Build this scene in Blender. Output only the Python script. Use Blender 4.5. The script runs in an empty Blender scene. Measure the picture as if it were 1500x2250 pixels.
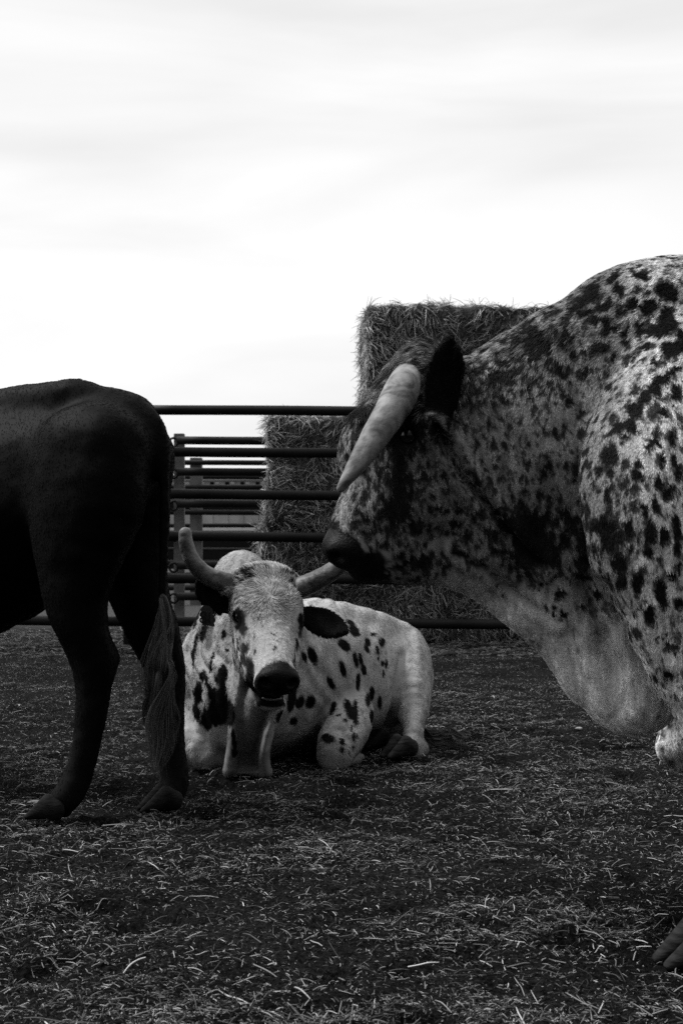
import bpy, math, random
import numpy as np
import openvdb as vdb
from mathutils import Vector

random.seed(7)
RNG = np.random.default_rng(11)
scene = bpy.context.scene

# ------------------------------------------------------------------ camera
FOC = 3125.0; HZ = 1195.0; CAMH = 0.85
cam_d = bpy.data.cameras.new('camera')
cam = bpy.data.objects.new('camera', cam_d)
scene.collection.objects.link(cam)
cam.location = (0, 0, CAMH)
cam.rotation_euler = (math.radians(90), 0, 0)
cam_d.sensor_fit = 'VERTICAL'; cam_d.sensor_height = 36.0; cam_d.sensor_width = 24.0
cam_d.lens = 50.0
cam_d.shift_y = 70.0 / 2250.0
cam_d.clip_start = 0.05; cam_d.clip_end = 2000
cam_d.dof.use_dof = True
cam_d.dof.focus_distance = 4.2
cam_d.dof.aperture_fstop = 10.0
scene.camera = cam

# ------------------------------------------------------------------ sky
world = bpy.data.worlds.new('World'); scene.world = world
world.use_nodes = True
nt = world.node_tree; nt.nodes.clear()
SUN_EL, SUN_AZ = math.radians(56), math.radians(-78)     # azimuth from +Y towards +X
def N(nt, t, **kw):
    n = nt.nodes.new(t)
    for k, v in kw.items(): setattr(n, k, v)
    return n
def L(nt, a, b): nt.links.new(a, b)
out = N(nt, 'ShaderNodeOutputWorld'); bg = N(nt, 'ShaderNodeBackground')
bg.inputs['Strength'].default_value = 0.1
sky = N(nt, 'ShaderNodeTexSky', sky_type='NISHITA'); sky.sun_disc = False
sky.sun_elevation = SUN_EL; sky.sun_rotation = SUN_AZ
bw = N(nt, 'ShaderNodeRGBToBW'); L(nt, sky.outputs[0], bw.inputs[0])
tc = N(nt, 'ShaderNodeTexCoord')
mp = N(nt, 'ShaderNodeMapping'); mp.inputs['Scale'].default_value = (1.3, 1.3, 7.5)
mp.inputs['Rotation'].default_value = (0.10, 0.10, 0)
mp.inputs['Location'].default_value = (0.55, 0.2, 0.3)
L(nt, tc.outputs['Generated'], mp.inputs[0])
nz = N(nt, 'ShaderNodeTexNoise'); nz.inputs['Scale'].default_value = 1.7
nz.inputs['Detail'].default_value = 5; nz.inputs['Roughness'].default_value = .45; nz.inputs['Distortion'].default_value = .4
L(nt, mp.outputs[0], nz.inputs['Vector'])
cr = N(nt, 'ShaderNodeMapRange'); cr.inputs['From Min'].default_value = .36; cr.inputs['From Max'].default_value = .62
cr.inputs['To Min'].default_value = 8.3; cr.inputs['To Max'].default_value = 10.1
L(nt, nz.outputs['Fac'], cr.inputs['Value'])
m1 = N(nt, 'ShaderNodeMath', operation='MULTIPLY_ADD')      # a little of the clear sky behind a bright overcast
L(nt, bw.outputs[0], m1.inputs[0]); m1.inputs[1].default_value = 0.06; L(nt, cr.outputs[0], m1.inputs[2])
vd = N(nt, 'ShaderNodeVectorMath', operation='DOT_PRODUCT'); L(nt, tc.outputs['Generated'], vd.inputs[0]); vd.inputs[1].default_value = (-.35, .60, .72)
gr = N(nt, 'ShaderNodeMapRange', interpolation_type='SMOOTHSTEP')            # overcast is brightest towards the veiled sun, dull behind the viewer
gr.inputs['From Min'].default_value = -.35; gr.inputs['From Max'].default_value = .55; gr.inputs['To Min'].default_value = .15; gr.inputs['To Max'].default_value = 1.0
L(nt, vd.outputs['Value'], gr.inputs['Value'])
m2 = N(nt, 'ShaderNodeMath', operation='MULTIPLY'); L(nt, m1.outputs[0], m2.inputs[0]); L(nt, gr.outputs[0], m2.inputs[1])
L(nt, m2.outputs[0], bg.inputs['Color']); L(nt, bg.outputs[0], out.inputs[0])

# ------------------------------------------------------------------ sun (veiled)
sd = bpy.data.lights.new('sun', 'SUN'); sd.energy = 3.9; sd.angle = math.radians(20); sd.color = (1, 1, 1)
sun = bpy.data.objects.new('sun', sd); scene.collection.objects.link(sun)
dsun = Vector((math.sin(SUN_AZ) * math.cos(SUN_EL), math.cos(SUN_AZ) * math.cos(SUN_EL), math.sin(SUN_EL)))
sun.rotation_euler = dsun.to_track_quat('Z', 'Y').to_euler()

scene.view_settings.view_transform = 'Standard'; scene.view_settings.look = 'None'
scene.view_settings.exposure = 0.0; scene.view_settings.gamma = 1.0
scene.cycles.use_denoising = False
scene.cycles.max_bounces = 5; scene.cycles.diffuse_bounces = 3
scene.cycles.sample_clamp_indirect = 4

# ------------------------------------------------------------------ helpers
def P(px, py, D):
    """metric point: px, py measured on the 1500x2250 photograph, D its distance in metres"""
    return np.array([(px - 750) * D / FOC, D, CAMH - (py - HZ) * D / FOC])

def tag(o, label=None, cat=None, group=None, kind=None):
    if label: o['label'] = label
    if cat: o['category'] = cat
    if group: o['group'] = group
    if kind: o['kind'] = kind
    return o
def link(o, parent=None):
    scene.collection.objects.link(o)
    if parent: o.parent = parent
    return o
def empty(name, loc=(0, 0, 0)):
    o = bpy.data.objects.new(name, None); o.location = loc; o.empty_display_size = .2
    return link(o)

def _hash(i, seed):
    a = (i[..., 0].astype(np.uint32) * np.uint32(73856093)) ^ (i[..., 1].astype(np.uint32) * np.uint32(19349663)) ^ (i[..., 2].astype(np.uint32) * np.uint32(83492791)) ^ np.uint32((seed * 2654435761) & 0xffffffff)
    a ^= a >> np.uint32(13); a *= np.uint32(0x5bd1e995); a ^= a >> np.uint32(15); a *= np.uint32(0x27d4eb2d); a ^= a >> np.uint32(13)
    return a.astype(np.float64) / 4294967295.0
def vnoise(p, seed=0):
    p = np.asarray(p, float); i = np.floor(p).astype(np.int64); f = p - i; f = f * f * (3 - 2 * f)
    r = 0
    for dx in (0, 1):
        wx = f[..., 0] if dx else 1 - f[..., 0]
        for dy in (0, 1):
            wy = f[..., 1] if dy else 1 - f[..., 1]
            for dz in (0, 1):
                wz = f[..., 2] if dz else 1 - f[..., 2]
                r = r + wx * wy * wz * _hash(i + np.array([dx, dy, dz]), seed)
    return r * 2 - 1
def fbm(p, seed=0, oct=3):
    s = 0; a = 1; t = 0; p = np.asarray(p, float)
    for o in range(oct):
        s = s + a * vnoise(p * 2 ** o + 17.3 * o, seed + o); t += a; a *= .5
    return s / t
def cells(p, size, rmin, rmax, seed=0, prob=1.0):
    """signed distance to randomly sized round spots, one per jittered lattice cell"""
    q = np.asarray(p, float) / size; c0 = np.floor(q).astype(np.int64); best = np.full(len(q), 9.0)
    for dx in (-1, 0, 1):
        for dy in (-1, 0, 1):
            for dz in (-1, 0, 1):
                c = c0 + np.array([dx, dy, dz])
                ctr = c + .15 + .7 * np.stack([_hash(c, seed), _hash(c, seed + 1), _hash(c, seed + 2)], -1)
                r = rmin + (rmax - rmin) * _hash(c, seed + 3) ** 1.5
                r = np.where(_hash(c, seed + 4) < prob, r, -.5 * size)
                d = np.linalg.norm((q - ctr) * size, axis=1) - r
                best = np.minimum(best, d)
    return best
def sstep(a, b, x):
    t = np.clip((x - a) / (b - a), 0, 1); return t * t * (3 - 2 * t)
def unit(v): v = np.asarray(v, float); return v / (np.linalg.norm(v) + 1e-12)

def spline(pts, n):
    """Catmull-Rom through rows of pts (any width)"""
    p = np.asarray(pts, float); p = np.vstack([2 * p[0] - p[1], p, 2 * p[-1] - p[-2]]); m = len(p) - 3; out = []
    for t in np.linspace(0, m - 1e-6, n):
        i = int(t); f = t - i; a, b, c, d = p[i:i + 4]
        out.append(.5 * (2 * b + (c - a) * f + (2 * a - 5 * b + 4 * c - d) * f * f + (3 * b - a - 3 * c + d) * f ** 3))
    return np.array(out)
# --- implicit body builder
class Body:
    def __init__(s): s.pr = []
    def cone(s, a, b, ra, rb, k=.03, up=(0, 0, 1), sub=False):
        """swept ellipse from a to b; ra, rb = (side radius, up radius)"""
        a = np.asarray(a, float); b = np.asarray(b, float)
        if np.isscalar(ra): ra = (ra, ra)
        if np.isscalar(rb): rb = (rb, rb)
        s.pr.append((a, b, ra, rb, k, np.asarray(up, float), sub)); return s
    def chain(s, pts, k=.03, up=(0, 0, 1)):
        """pts: (point, side radius, up radius)"""
        rows = np.array([list(p[0]) + list(p[1:]) for p in pts], float)
        m = 1 + (len(rows) - 1) * (3 if len(rows) > 2 else 1)
        if len(rows) > 2: rows = spline(rows, m)
        segs = [(a[:3], b[:3], np.maximum(a[3:5], .004), np.maximum(b[3:5], .004), k, np.asarray(up, float), False) for a, b in zip(rows[:-1], rows[1:])]
        s.pr.append(('c', segs, None, k, None, False)); return s
    def blob(s, c, r, k=.03, ax=None, sub=False):
        """ellipsoid, radii along axes ax (rows)"""
        ax = np.eye(3) if ax is None else np.asarray(ax, float)
        s.pr.append(('e', np.asarray(c, float), np.asarray(r, float), k, ax, sub)); return s
    @staticmethod
    def dist(pr, X):
        if isinstance(pr[0], str) and pr[0] == 'c':
            out = None
            for sg in pr[1]:
                if out is None: out = Body.dist(sg, X)
                else:
                    bl, bh = Body.box(sg); m = .06
                    if X.ndim == 4:
                        lo_, st_ = X[0, 0, 0], (X[-1, -1, -1] - X[0, 0, 0]) / (np.array(X.shape[:3]) - 1)
                        i0 = np.clip(np.floor((bl - m - lo_) / st_).astype(int), 0, X.shape[:3]); i1 = np.clip(np.ceil((bh + m - lo_) / st_).astype(int), 0, X.shape[:3])
                        if (i1 <= i0).any(): continue
                        sl = tuple(slice(i0[j], i1[j]) for j in range(3))
                        out[sl] = np.minimum(out[sl], Body.dist(sg, X[sl]))
                    else: out = np.minimum(out, Body.dist(sg, X))
            return out
        if isinstance(pr[0], str):
            _, c, r, k, ax, sub = pr
            q = (X - c) @ ax.T
            k0 = np.linalg.norm(q / r, axis=-1); k1 = np.linalg.norm(q / (r * r), axis=-1) + 1e-9
            return k0 * (k0 - 1) / k1
        a, b, ra, rb, k, up, sub = pr
        d = b - a; Ln = np.linalg.norm(d); d = d / Ln
        side = np.cross(up, d)
        if np.linalg.norm(side) < 1e-3: side = np.cross((0, 1, 0), d)
        side = side / np.linalg.norm(side); u = np.cross(d, side)
        q = X - a; t = q @ d; h = np.clip(t / Ln, 0, 1); ex = t - h * Ln
        A = ra[0] + (rb[0] - ra[0]) * h; B = ra[1] + (rb[1] - ra[1]) * h; C = np.minimum(A, B)
        qs = q @ side; qu = q @ u
        k0 = np.sqrt((qs / A) ** 2 + (qu / B) ** 2 + (ex / C) ** 2) + 1e-9
        k1 = np.sqrt((qs / A ** 2) ** 2 + (qu / B ** 2) ** 2 + (ex / C ** 2) ** 2) + 1e-9
        return k0 * (k0 - 1) / k1
    @staticmethod
    def box(pr):
        if isinstance(pr[0], str) and pr[0] == 'c':
            bb = [Body.box(q) for q in pr[1]]; return np.min([b[0] for b in bb], 0), np.max([b[1] for b in bb], 0)
        if isinstance(pr[0], str):
            m = pr[2].max(); return pr[1] - m, pr[1] + m
        m = max(*pr[2], *pr[3]); return np.minimum(pr[0], pr[1]) - m, np.maximum(pr[0], pr[1]) + m
    def grid(s, vox):
        lo = np.min([s.box(p)[0] for p in s.pr if not p[-1]], 0) - 4 * vox
        hi = np.max([s.box(p)[1] for p in s.pr if not p[-1]], 0) + 4 * vox
        n = np.ceil((hi - lo) / vox).astype(int)
        F = np.full(n, .2, np.float32)
        for pr in s.pr:
            k = pr[4] if not isinstance(pr[0], str) else pr[3]
            bl, bh = s.box(pr)
            i0 = np.maximum(np.floor((bl - k - 4 * vox - lo) / vox).astype(int), 0)
            i1 = np.minimum(np.ceil((bh + k + 4 * vox - lo) / vox).astype(int), n)
            if (i1 <= i0).any(): continue
            ax = [lo[j] + vox * np.arange(i0[j], i1[j]) for j in range(3)]
            X = np.stack(np.meshgrid(*ax, indexing='ij'), -1)
            d = s.dist(pr, X).astype(np.float32)
            sl = tuple(slice(i0[j], i1[j]) for j in range(3)); f = F[sl]
            if pr[-1]:
                h = np.maximum(k - np.abs(f + d), 0) / k; F[sl] = np.maximum(f, -d) + h * h * k * .25
            else:
                h = np.maximum(k - np.abs(f - d), 0) / k; F[sl] = np.minimum(f, d) - h * h * k * .25
        return F, lo
    def mesh(s, vox, disp=None, smooth=2):
        F, lo = s.grid(vox)
        F = np.clip(F, -3 * vox, 3 * vox)
        g = vdb.FloatGrid(float(3 * vox)); g.copyFromArray(F.astype(np.float32))
        pts, quads = g.convertToQuads(isovalue=0.0)
        pts = np.asarray(pts, float) * vox + lo; quads = np.asarray(quads)[:, ::-1].copy()
        # keep orientation outward
        def vol(pts, q):
            a, b, c, d = (pts[q[:, i]] for i in range(4))
            return (np.einsum('ij,ij->i', a, np.cross(b, c)).sum() + np.einsum('ij,ij->i', a, np.cross(c, d)).sum())
        if vol(pts - pts.mean(0), quads) < 0: quads = quads[:, ::-1].copy()
        e = np.concatenate([quads[:, [0, 1]], quads[:, [1, 2]], quads[:, [2, 3]], quads[:, [3, 0]]])
        cnt = np.bincount(e[:, 0], minlength=len(pts)) + np.bincount(e[:, 1], minlength=len(pts))
        for it in range(smooth):
            acc = np.stack([np.bincount(e[:, 0], pts[e[:, 1], j], len(pts)) + np.bincount(e[:, 1], pts[e[:, 0], j], len(pts)) for j in range(3)], 1)
            pts = pts * .4 + .6 * acc / cnt[:, None]
        if disp is not None:
            nrm = vnormals(pts, quads); pts = pts + nrm * disp(pts, nrm)[:, None]
        return pts, quads
def vnormals(pts, quads):
    n = np.cross(pts[quads[:, 2]] - pts[quads[:, 0]], pts[quads[:, 3]] - pts[quads[:, 1]])
    out = np.zeros_like(pts)
    for i in range(4):
        for j in range(3): out[:, j] += np.bincount(quads[:, i], n[:, j], len(pts))
    return out / (np.linalg.norm(out, axis=1, keepdims=True) + 1e-12)
def np_mesh(name, pts, faces, mat, parent=None, shade=None, smooth=True, mat2=None, mask=None):
    me = bpy.data.meshes.new(name); k = faces.shape[1]
    me.vertices.add(len(pts)); me.vertices.foreach_set('co', np.asarray(pts, np.float32).ravel())
    me.loops.add(faces.size); me.loops.foreach_set('vertex_index', faces.astype(np.int32).ravel())
    me.polygons.add(len(faces)); me.polygons.foreach_set('loop_start', (np.arange(len(faces)) * k).astype(np.int32))
    me.polygons.foreach_set('use_smooth', np.full(len(faces), smooth))
    me.update(calc_edges=True)
    if shade is not None:
        at = me.attributes.new('shade', 'FLOAT', 'POINT'); at.data.foreach_set('value', shade.astype(np.float32))
    if mat: me.materials.append(mat)
    if mat2 is not None:
        me.materials.append(mat2); me.polygons.foreach_set('material_index', mask[faces].all(1).astype(np.int32))
    o = bpy.data.objects.new(name, me)
    return link(o, parent)
def strands(name, pos, rad, shade, mat, parent=None):
    """pos (n, k, 3), rad (n, k), shade (n)"""
    n, k, _ = pos.shape
    hc = bpy.data.hair_curves.new(name); hc.add_curves([k] * n)
    hc.position_data.foreach_set('vector', pos.astype(np.float32).ravel())
    a = hc.attributes.get('radius') or hc.attributes.new('radius', 'FLOAT', 'POINT'); a.data.foreach_set('value', rad.astype(np.float32).ravel())
    a = hc.attributes.new('shade', 'FLOAT', 'CURVE'); a.data.foreach_set('value', shade.astype(np.float32))
    hc.materials.append(mat)
    return link(bpy.data.objects.new(name, hc), parent)
def sample(pts, quads, n, wfun=None):
    v0, v1, v2, v3 = (pts[quads[:, i]] for i in range(4))
    ar = .5 * np.linalg.norm(np.cross(v2 - v0, v3 - v1), axis=1)
    w = ar * (wfun((v0 + v2) / 2) if wfun else 1)
    idx = RNG.choice(len(quads), n, p=w / w.sum())
    u, v = RNG.random((2, n))
    W = np.stack([(1 - u) * (1 - v), u * (1 - v), u * v, (1 - u) * v], 1)
    nrm = vnormals(pts, quads)
    p = sum(W[:, i:i + 1] * pts[quads[idx, i]] for i in range(4))
    m = sum(W[:, i:i + 1] * nrm[quads[idx, i]] for i in range(4))
    return p, m / np.linalg.norm(m, axis=1, keepdims=True)
def vis_weight(pts, quads):
    pass
def make_fur(name, pts, quads, n, flow, length, rad, shadef, mat, parent, lift=.35, clump=.25, wfun=None, jit=.18, seed=3, tone=.22):
    p, m = sample(pts, quads, n, wfun)
    t = flow(p, m)
    lift = (lift(p) if callable(lift) else np.full(n, lift))[:, None]; clump = (clump(p) if callable(clump) else np.full(n, clump))[:, None]
    cl = np.stack([vnoise(p / .011, seed + i) for i in range(3)], 1) * clump + RNG.normal(0, jit, p.shape)
    t = t / (np.linalg.norm(t, axis=1, keepdims=True) + 1e-9) + cl
    t -= (t * m).sum(1, keepdims=True) * m
    t /= np.linalg.norm(t, axis=1, keepdims=True) + 1e-9
    ln = (length(p) if callable(length) else length) * RNG.uniform(.6, 1.25, n)
    ln = ln[:, None]
    pos = np.zeros((n, 4, 3)); cur = p - m * .0015; pos[:, 0] = cur
    for i, lf in enumerate((lift * 1.6, lift * .7, lift * .15)):
        d = t + m * lf; d /= np.linalg.norm(d, axis=1, keepdims=True)
        cur = cur + d * ln / 3; pos[:, i + 1] = cur
    r = (rad(p) if callable(rad) else np.full(n, rad))
    R = r[:, None] * np.array([1.0, .95, .7, .12])[None]
    sh = shadef(p) * RNG.uniform(.80, 1.2, n) * (1 + tone * 1.3 * vnoise(p / np.array([.007, .012, .034]), seed + 20) + .5 * tone * vnoise(p / .0045, seed + 22))
    return strands(name, pos, R, sh, mat, parent)

# --- materials (black and white photograph: neutral greys)
def mat_new(name, rough=.6, spec=.3, shade=None, attr=None, mul=1.0):
    m = bpy.data.materials.new(name); m.use_nodes = True; nt = m.node_tree
    b = nt.nodes['Principled BSDF']; b.inputs['Roughness'].default_value = rough
    b.inputs['Specular IOR Level'].default_value = spec
    if shade is not None: b.inputs['Base Color'].default_value = (shade, shade, shade, 1)
    if attr:
        a = N(nt, 'ShaderNodeAttribute'); a.attribute_name = attr
        mm = N(nt, 'ShaderNodeMath', operation='MULTIPLY'); mm.inputs[1].default_value = mul
        L(nt, a.outputs['Fac'], mm.inputs[0]); L(nt, mm.outputs[0], b.inputs['Base Color'])
    return m
def noisy(m, lo, hi, scale, detail=6, bump=0., bscale=None, stretch=(1, 1, 1), fmin=.35, fmax=.65, dist=0.):
    nt = m.node_tree; b = nt.nodes['Principled BSDF']
    tc = N(nt, 'ShaderNodeTexCoord'); mp = N(nt, 'ShaderNodeMapping'); mp.inputs['Scale'].default_value = stretch
    L(nt, tc.outputs['Object'], mp.inputs[0])
    n = N(nt, 'ShaderNodeTexNoise'); n.inputs['Scale'].default_value = scale; n.inputs['Detail'].default_value = detail
    n.inputs['Distortion'].default_value = dist
    L(nt, mp.outputs[0], n.inputs['Vector'])
    r = N(nt, 'ShaderNodeMapRange'); r.inputs['From Min'].default_value = fmin; r.inputs['From Max'].default_value = fmax
    r.inputs['To Min'].default_value = lo; r.inputs['To Max'].default_value = hi
    L(nt, n.outputs['Fac'], r.inputs['Value']); L(nt, r.outputs[0], b.inputs['Base Color'])
    if bump:
        n2 = N(nt, 'ShaderNodeTexNoise'); n2.inputs['Scale'].default_value = bscale or scale * 3; n2.inputs['Detail'].default_value = 6
        L(nt, mp.outputs[0], n2.inputs['Vector'])
        bp = N(nt, 'ShaderNodeBump'); bp.inputs['Strength'].default_value = 1; bp.inputs['Distance'].default_value = bump
        L(nt, n2.outputs['Fac'], bp.inputs['Height']); L(nt, bp.outputs[0], b.inputs['Normal'])
    return m
M = {}
M['skin'] = mat_new('hide', .8, .03, attr='shade', mul=.8)
M['fur'] = mat_new('hair_coat', .55, .06, attr='shade')
M['black_hide'] = mat_new('black_hide', .6, .05, attr='shade')
M['leather'] = noisy(mat_new('muzzle_leather', .5, .13), .002, .006, 200, 3, .002, 190)
M['straw'] = mat_new('straw', .6, .25, attr='shade')
M['horn'] = noisy(mat_new('horn', .55, .15), .07, .29, 13, 10, .005, 30, (1, 1, 1), .34, .66, 2.2)
M['horn_dark'] = noisy(mat_new('horn_weathered', .5, .25), .05, .19, 14, 10, .006, 35, (1, 1, 1), .36, .64, 1.2)
M['eye'] = mat_new('eye', .08, .6, .006)
M['hoof'] = noisy(mat_new('hoof', .7, .1), .03, .08, 30, 5, .002, 60, (1, 1, 4))
M['hoof_dark'] = noisy(mat_new('hoof_dark', .7, .08), .004, .014, 30, 5, .002, 60, (1, 1, 4))
M['hoof_dark2'] = noisy(mat_new('hoof_grey', .75, .06), .012, .035, 30, 5, .002, 60, (1, 1, 4))
M['teeth'] = mat_new('teeth', .35, .4, .22)
M['pipe'] = noisy(mat_new('pipe_steel', .55, .12), .006, .018, 7, 8, .001, 60, (.4, 1, 1), .3, .7)
M['post'] = noisy(mat_new('post_steel', .6, .2), .14, .22, 6, 6)
M['tag'] = mat_new('tag_plastic', .5, .3, .022)
M['tag_ink'] = mat_new('tag_ink', .6, .2, .006)

# ------------------------------------------------------------------ ground
def gheight(x, y):
    p = np.stack([x, y, np.zeros_like(x)], -1)
    near = np.clip(1.4 - np.hypot(x, y - 5) / 18, 0, 1)
    h = fbm(p / .55, 5, 3) * .028 + fbm(p / .10, 9, 3) * .018 + np.abs(fbm(p / .035, 21, 2)) * .016 * near
    pit = sstep(.25, .55, fbm(p / .15, 31, 2)) * .032
    return (h - pit) * near - .004
def spread(lo, hi, step, far, grow=1.22):
    mid = list(np.arange(lo, hi, step)); a = mid[-1]; s = step; r = []
    while a < far: s *= grow; a += s; r.append(a)
    b = mid[0]; s = step; l = []
    while b > -far: s *= grow; b -= s; l.append(b)
    return np.array(l[::-1] + mid + r)
gx = spread(-2.4, 2.2, .017, 900)
gy = np.concatenate([spread(2.2, 7.5, .019, 900)])
GX, GY = np.meshgrid(gx, gy, indexing='ij')
GZ = gheight(GX, GY)
nx, ny = GX.shape
idx = np.arange(nx * ny).reshape(nx, ny)
gf = np.stack([idx[:-1, :-1], idx[1:, :-1], idx[1:, 1:], idx[:-1, 1:]], -1).reshape(-1, 4)
mg = mat_new('dung_soil', .95, .02)
nt = mg.node_tree; b = nt.nodes['Principled BSDF']
tcg = N(nt, 'ShaderNodeTexCoord')
n1 = N(nt, 'ShaderNodeTexNoise'); n1.inputs['Scale'].default_value = 90; n1.inputs['Detail'].default_value = 8; n1.inputs['Roughness'].default_value = .7
n2 = N(nt, 'ShaderNodeTexNoise'); n2.inputs['Scale'].default_value = 2.2; n2.inputs['Detail'].default_value = 6
L(nt, tcg.outputs['Object'], n1.inputs['Vector']); L(nt, tcg.outputs['Object'], n2.inputs['Vector'])
r1 = N(nt, 'ShaderNodeMapRange'); r1.inputs['From Min'].default_value = .4; r1.inputs['From Max'].default_value = .75
r1.inputs['To Min'].default_value = .004; r1.inputs['To Max'].default_value = .042
L(nt, n1.outputs['Fac'], r1.inputs['Value'])
r2 = N(nt, 'ShaderNodeMapRange'); r2.inputs['From Min'].default_value = .35; r2.inputs['From Max'].default_value = .68
r2.inputs['To Min'].default_value = .6; r2.inputs['To Max'].default_value = 1.35
L(nt, n2.outputs['Fac'], r2.inputs['Value'])
mu = N(nt, 'ShaderNodeMath', operation='MULTIPLY'); L(nt, r1.outputs[0], mu.inputs[0]); L(nt, r2.outputs[0], mu.inputs[1])
sep = N(nt, 'ShaderNodeSeparateXYZ'); L(nt, tcg.outputs['Object'], sep.inputs[0])
r3 = N(nt, 'ShaderNodeMapRange'); r3.inputs['From Min'].default_value = 13.8; r3.inputs['From Max'].default_value = 15.0
L(nt, sep.outputs['Y'], r3.inputs['Value'])
mx = N(nt, 'ShaderNodeMix', data_type='RGBA'); L(nt, r3.outputs[0], mx.inputs['Factor']); L(nt, mu.outputs[0], mx.inputs['A'])
mx.inputs['B'].default_value = (.085, .085, .085, 1)
L(nt, mx.outputs['Result'], b.inputs['Base Color'])
bp = N(nt, 'ShaderNodeBump'); bp.inputs['Distance'].default_value = .03; L(nt, n1.outputs['Fac'], bp.inputs['Height']); L(nt, bp.outputs[0], b.inputs['Normal'])
ground = np_mesh('ground', np.stack([GX, GY, GZ], -1).reshape(-1, 3), gf, mg)
tag(ground, 'dark trampled dung and soil of the corral floor', kind='structure')

def blades(n, xy, lmin, lmax, rmin, rmax, slo, shi, seg=4, curl=.5, rise=.25, flat=0.0):
    x, y = xy; z = gheight(x, y)
    th = RNG.uniform(0, 2 * np.pi, n); ph = np.abs(RNG.normal(0, rise, n)) - .08
    ln = lmin + (lmax - lmin) * RNG.random(n) ** 2.2
    pos = np.zeros((n, seg, 3)); c = np.stack([x, y, z + .002 + .006 * RNG.random(n)], -1); pos[:, 0] = c
    w = RNG.normal(0, curl, n)
    for i in range(1, seg):
        th = th + w / (seg - 1) + RNG.normal(0, .05, n)
        d = np.stack([np.cos(th) * np.cos(ph), np.sin(th) * np.cos(ph), np.sin(ph)], -1)
        ph = ph - np.abs(RNG.normal(0, .18, n))
        c = c + d * ln[:, None] / (seg - 1)
        c[:, 2] = np.maximum(c[:, 2], gheight(c[:, 0], c[:, 1]) + .0015)
        pos[:, i] = c
    r = RNG.uniform(rmin, rmax, n)[:, None] * np.ones((1, seg))
    r[:, -1] *= .5
    sh = slo + (shi - slo) * RNG.random(n) ** 4.2
    return pos, r, sh
def ground_xy(n, d0, d1, spreadx=.29, pw=1.0):
    u = RNG.random(n); D = d0 + (d1 - d0) * u ** pw
    x = RNG.uniform(-spreadx, spreadx, n) * D + RNG.uniform(-.3, .3, n)
    return x, D
def patchy(x, y, thr=-.15):
    v = fbm(np.stack([x, y, 0 * x], -1) / .35, 77, 3)
    return RNG.random(len(x)) < sstep(thr - .3, thr + .45, v) * .72 + .28
allp = []
x, y = ground_xy(300000, 2.3, 13.5, .27, 1.2); k = patchy(x, y); x, y = x[k], y[k]
allp.append(blades(len(x), (x, y), .003, .018, .0003, .0008, .006, .55, 4, .15, .45))
x, y = ground_xy(22000, 2.3, 8.5, .29, 1.2); k = patchy(x, y, 0); x, y = x[k], y[k]
allp.append(blades(len(x), (x, y), .015, .055, .0005, .0011, .03, .60, 4, .2, .35))
x, y = ground_xy(520, 2.3, 8.0, .29, 1.0)
allp.append(blades(len(x), (x, y), .03, .10, .0008, .0016, .10, .7, 4, .2, .2))
x, y = ground_xy(9000, 10.8, 14.2, .27, 1.0)                  # paler litter at the foot of the bales
allp.append(blades(len(x), (x, y), .03, .12, .001, .0022, .08, .32, 4))
st = strands('straw_litter', np.concatenate([a[0] for a in allp]), np.concatenate([a[1] for a in allp]), np.concatenate([a[2] for a in allp]), M['straw'])
tag(st, 'pale chopped straw strewn over the dark corral floor', 'straw', kind='stuff')

# ------------------------------------------------------------------ tubes
def tube(name, path, radii, mat, parent=None, sides=24, capr=True, ring=None, sq=1.0):
    path = np.asarray(path, float); n = len(path); rows = []
    T = np.gradient(path, axis=0); T /= np.linalg.norm(T, axis=1, keepdims=True)
    ref = np.array([0, 0, 1.]) if abs(T[0][2]) < .9 else np.array([0, 1., 0])
    s = unit(np.cross(ref, T[0]))
    for i in range(n):
        s = unit(s - T[i] * (s @ T[i])); u = np.cross(T[i], s)
        a = np.linspace(0, 2 * np.pi, sides, endpoint=False)
        rr = radii[i] * (1 + (ring(i / n, a) if ring else 0))
        rows.append(path[i] + np.outer(np.cos(a) * rr, s) + np.outer(np.sin(a) * rr * sq, u))
    V = np.concatenate(rows + [path[:1], path[-1:]])
    F = []
    for i in range(n - 1):
        for j in range(sides):
            k2 = (j + 1) % sides
            F.append((i * sides + j, i * sides + k2, (i + 1) * sides + k2, (i + 1) * sides + j))
    me = bpy.data.meshes.new(name)
    F = [tuple(f) for f in F]
    c0, c1 = n * sides, n * sides + 1
    for j in range(sides):
        k2 = (j + 1) % sides
        F.append((c0, k2, j)); F.append((c1, (n - 1) * sides + j, (n - 1) * sides + k2))
    me.from_pydata([tuple(v) for v in V], [], F)
    for p_ in me.polygons: p_.use_smooth = True
    me.materials.append(mat)
    return link(bpy.data.objects.new(name, me), parent)
def box_mesh(name, c, size, mat, parent=None, bev=.004, rot=None):
    import bmesh
    bm = bmesh.new(); bmesh.ops.create_cube(bm, size=1)
    for v in bm.verts: v.co = Vector((v.co.x * size[0], v.co.y * size[1], v.co.z * size[2]))
    if bev: bmesh.ops.bevel(bm, geom=bm.edges[:], offset=bev, segments=2, affect='EDGES')
    for v in bm.verts: v.co += Vector(c)
    me = bpy.data.meshes.new(name); bm.to_mesh(me); bm.free(); me.materials.append(mat)
    return link(bpy.data.objects.new(name, me), parent)

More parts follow.
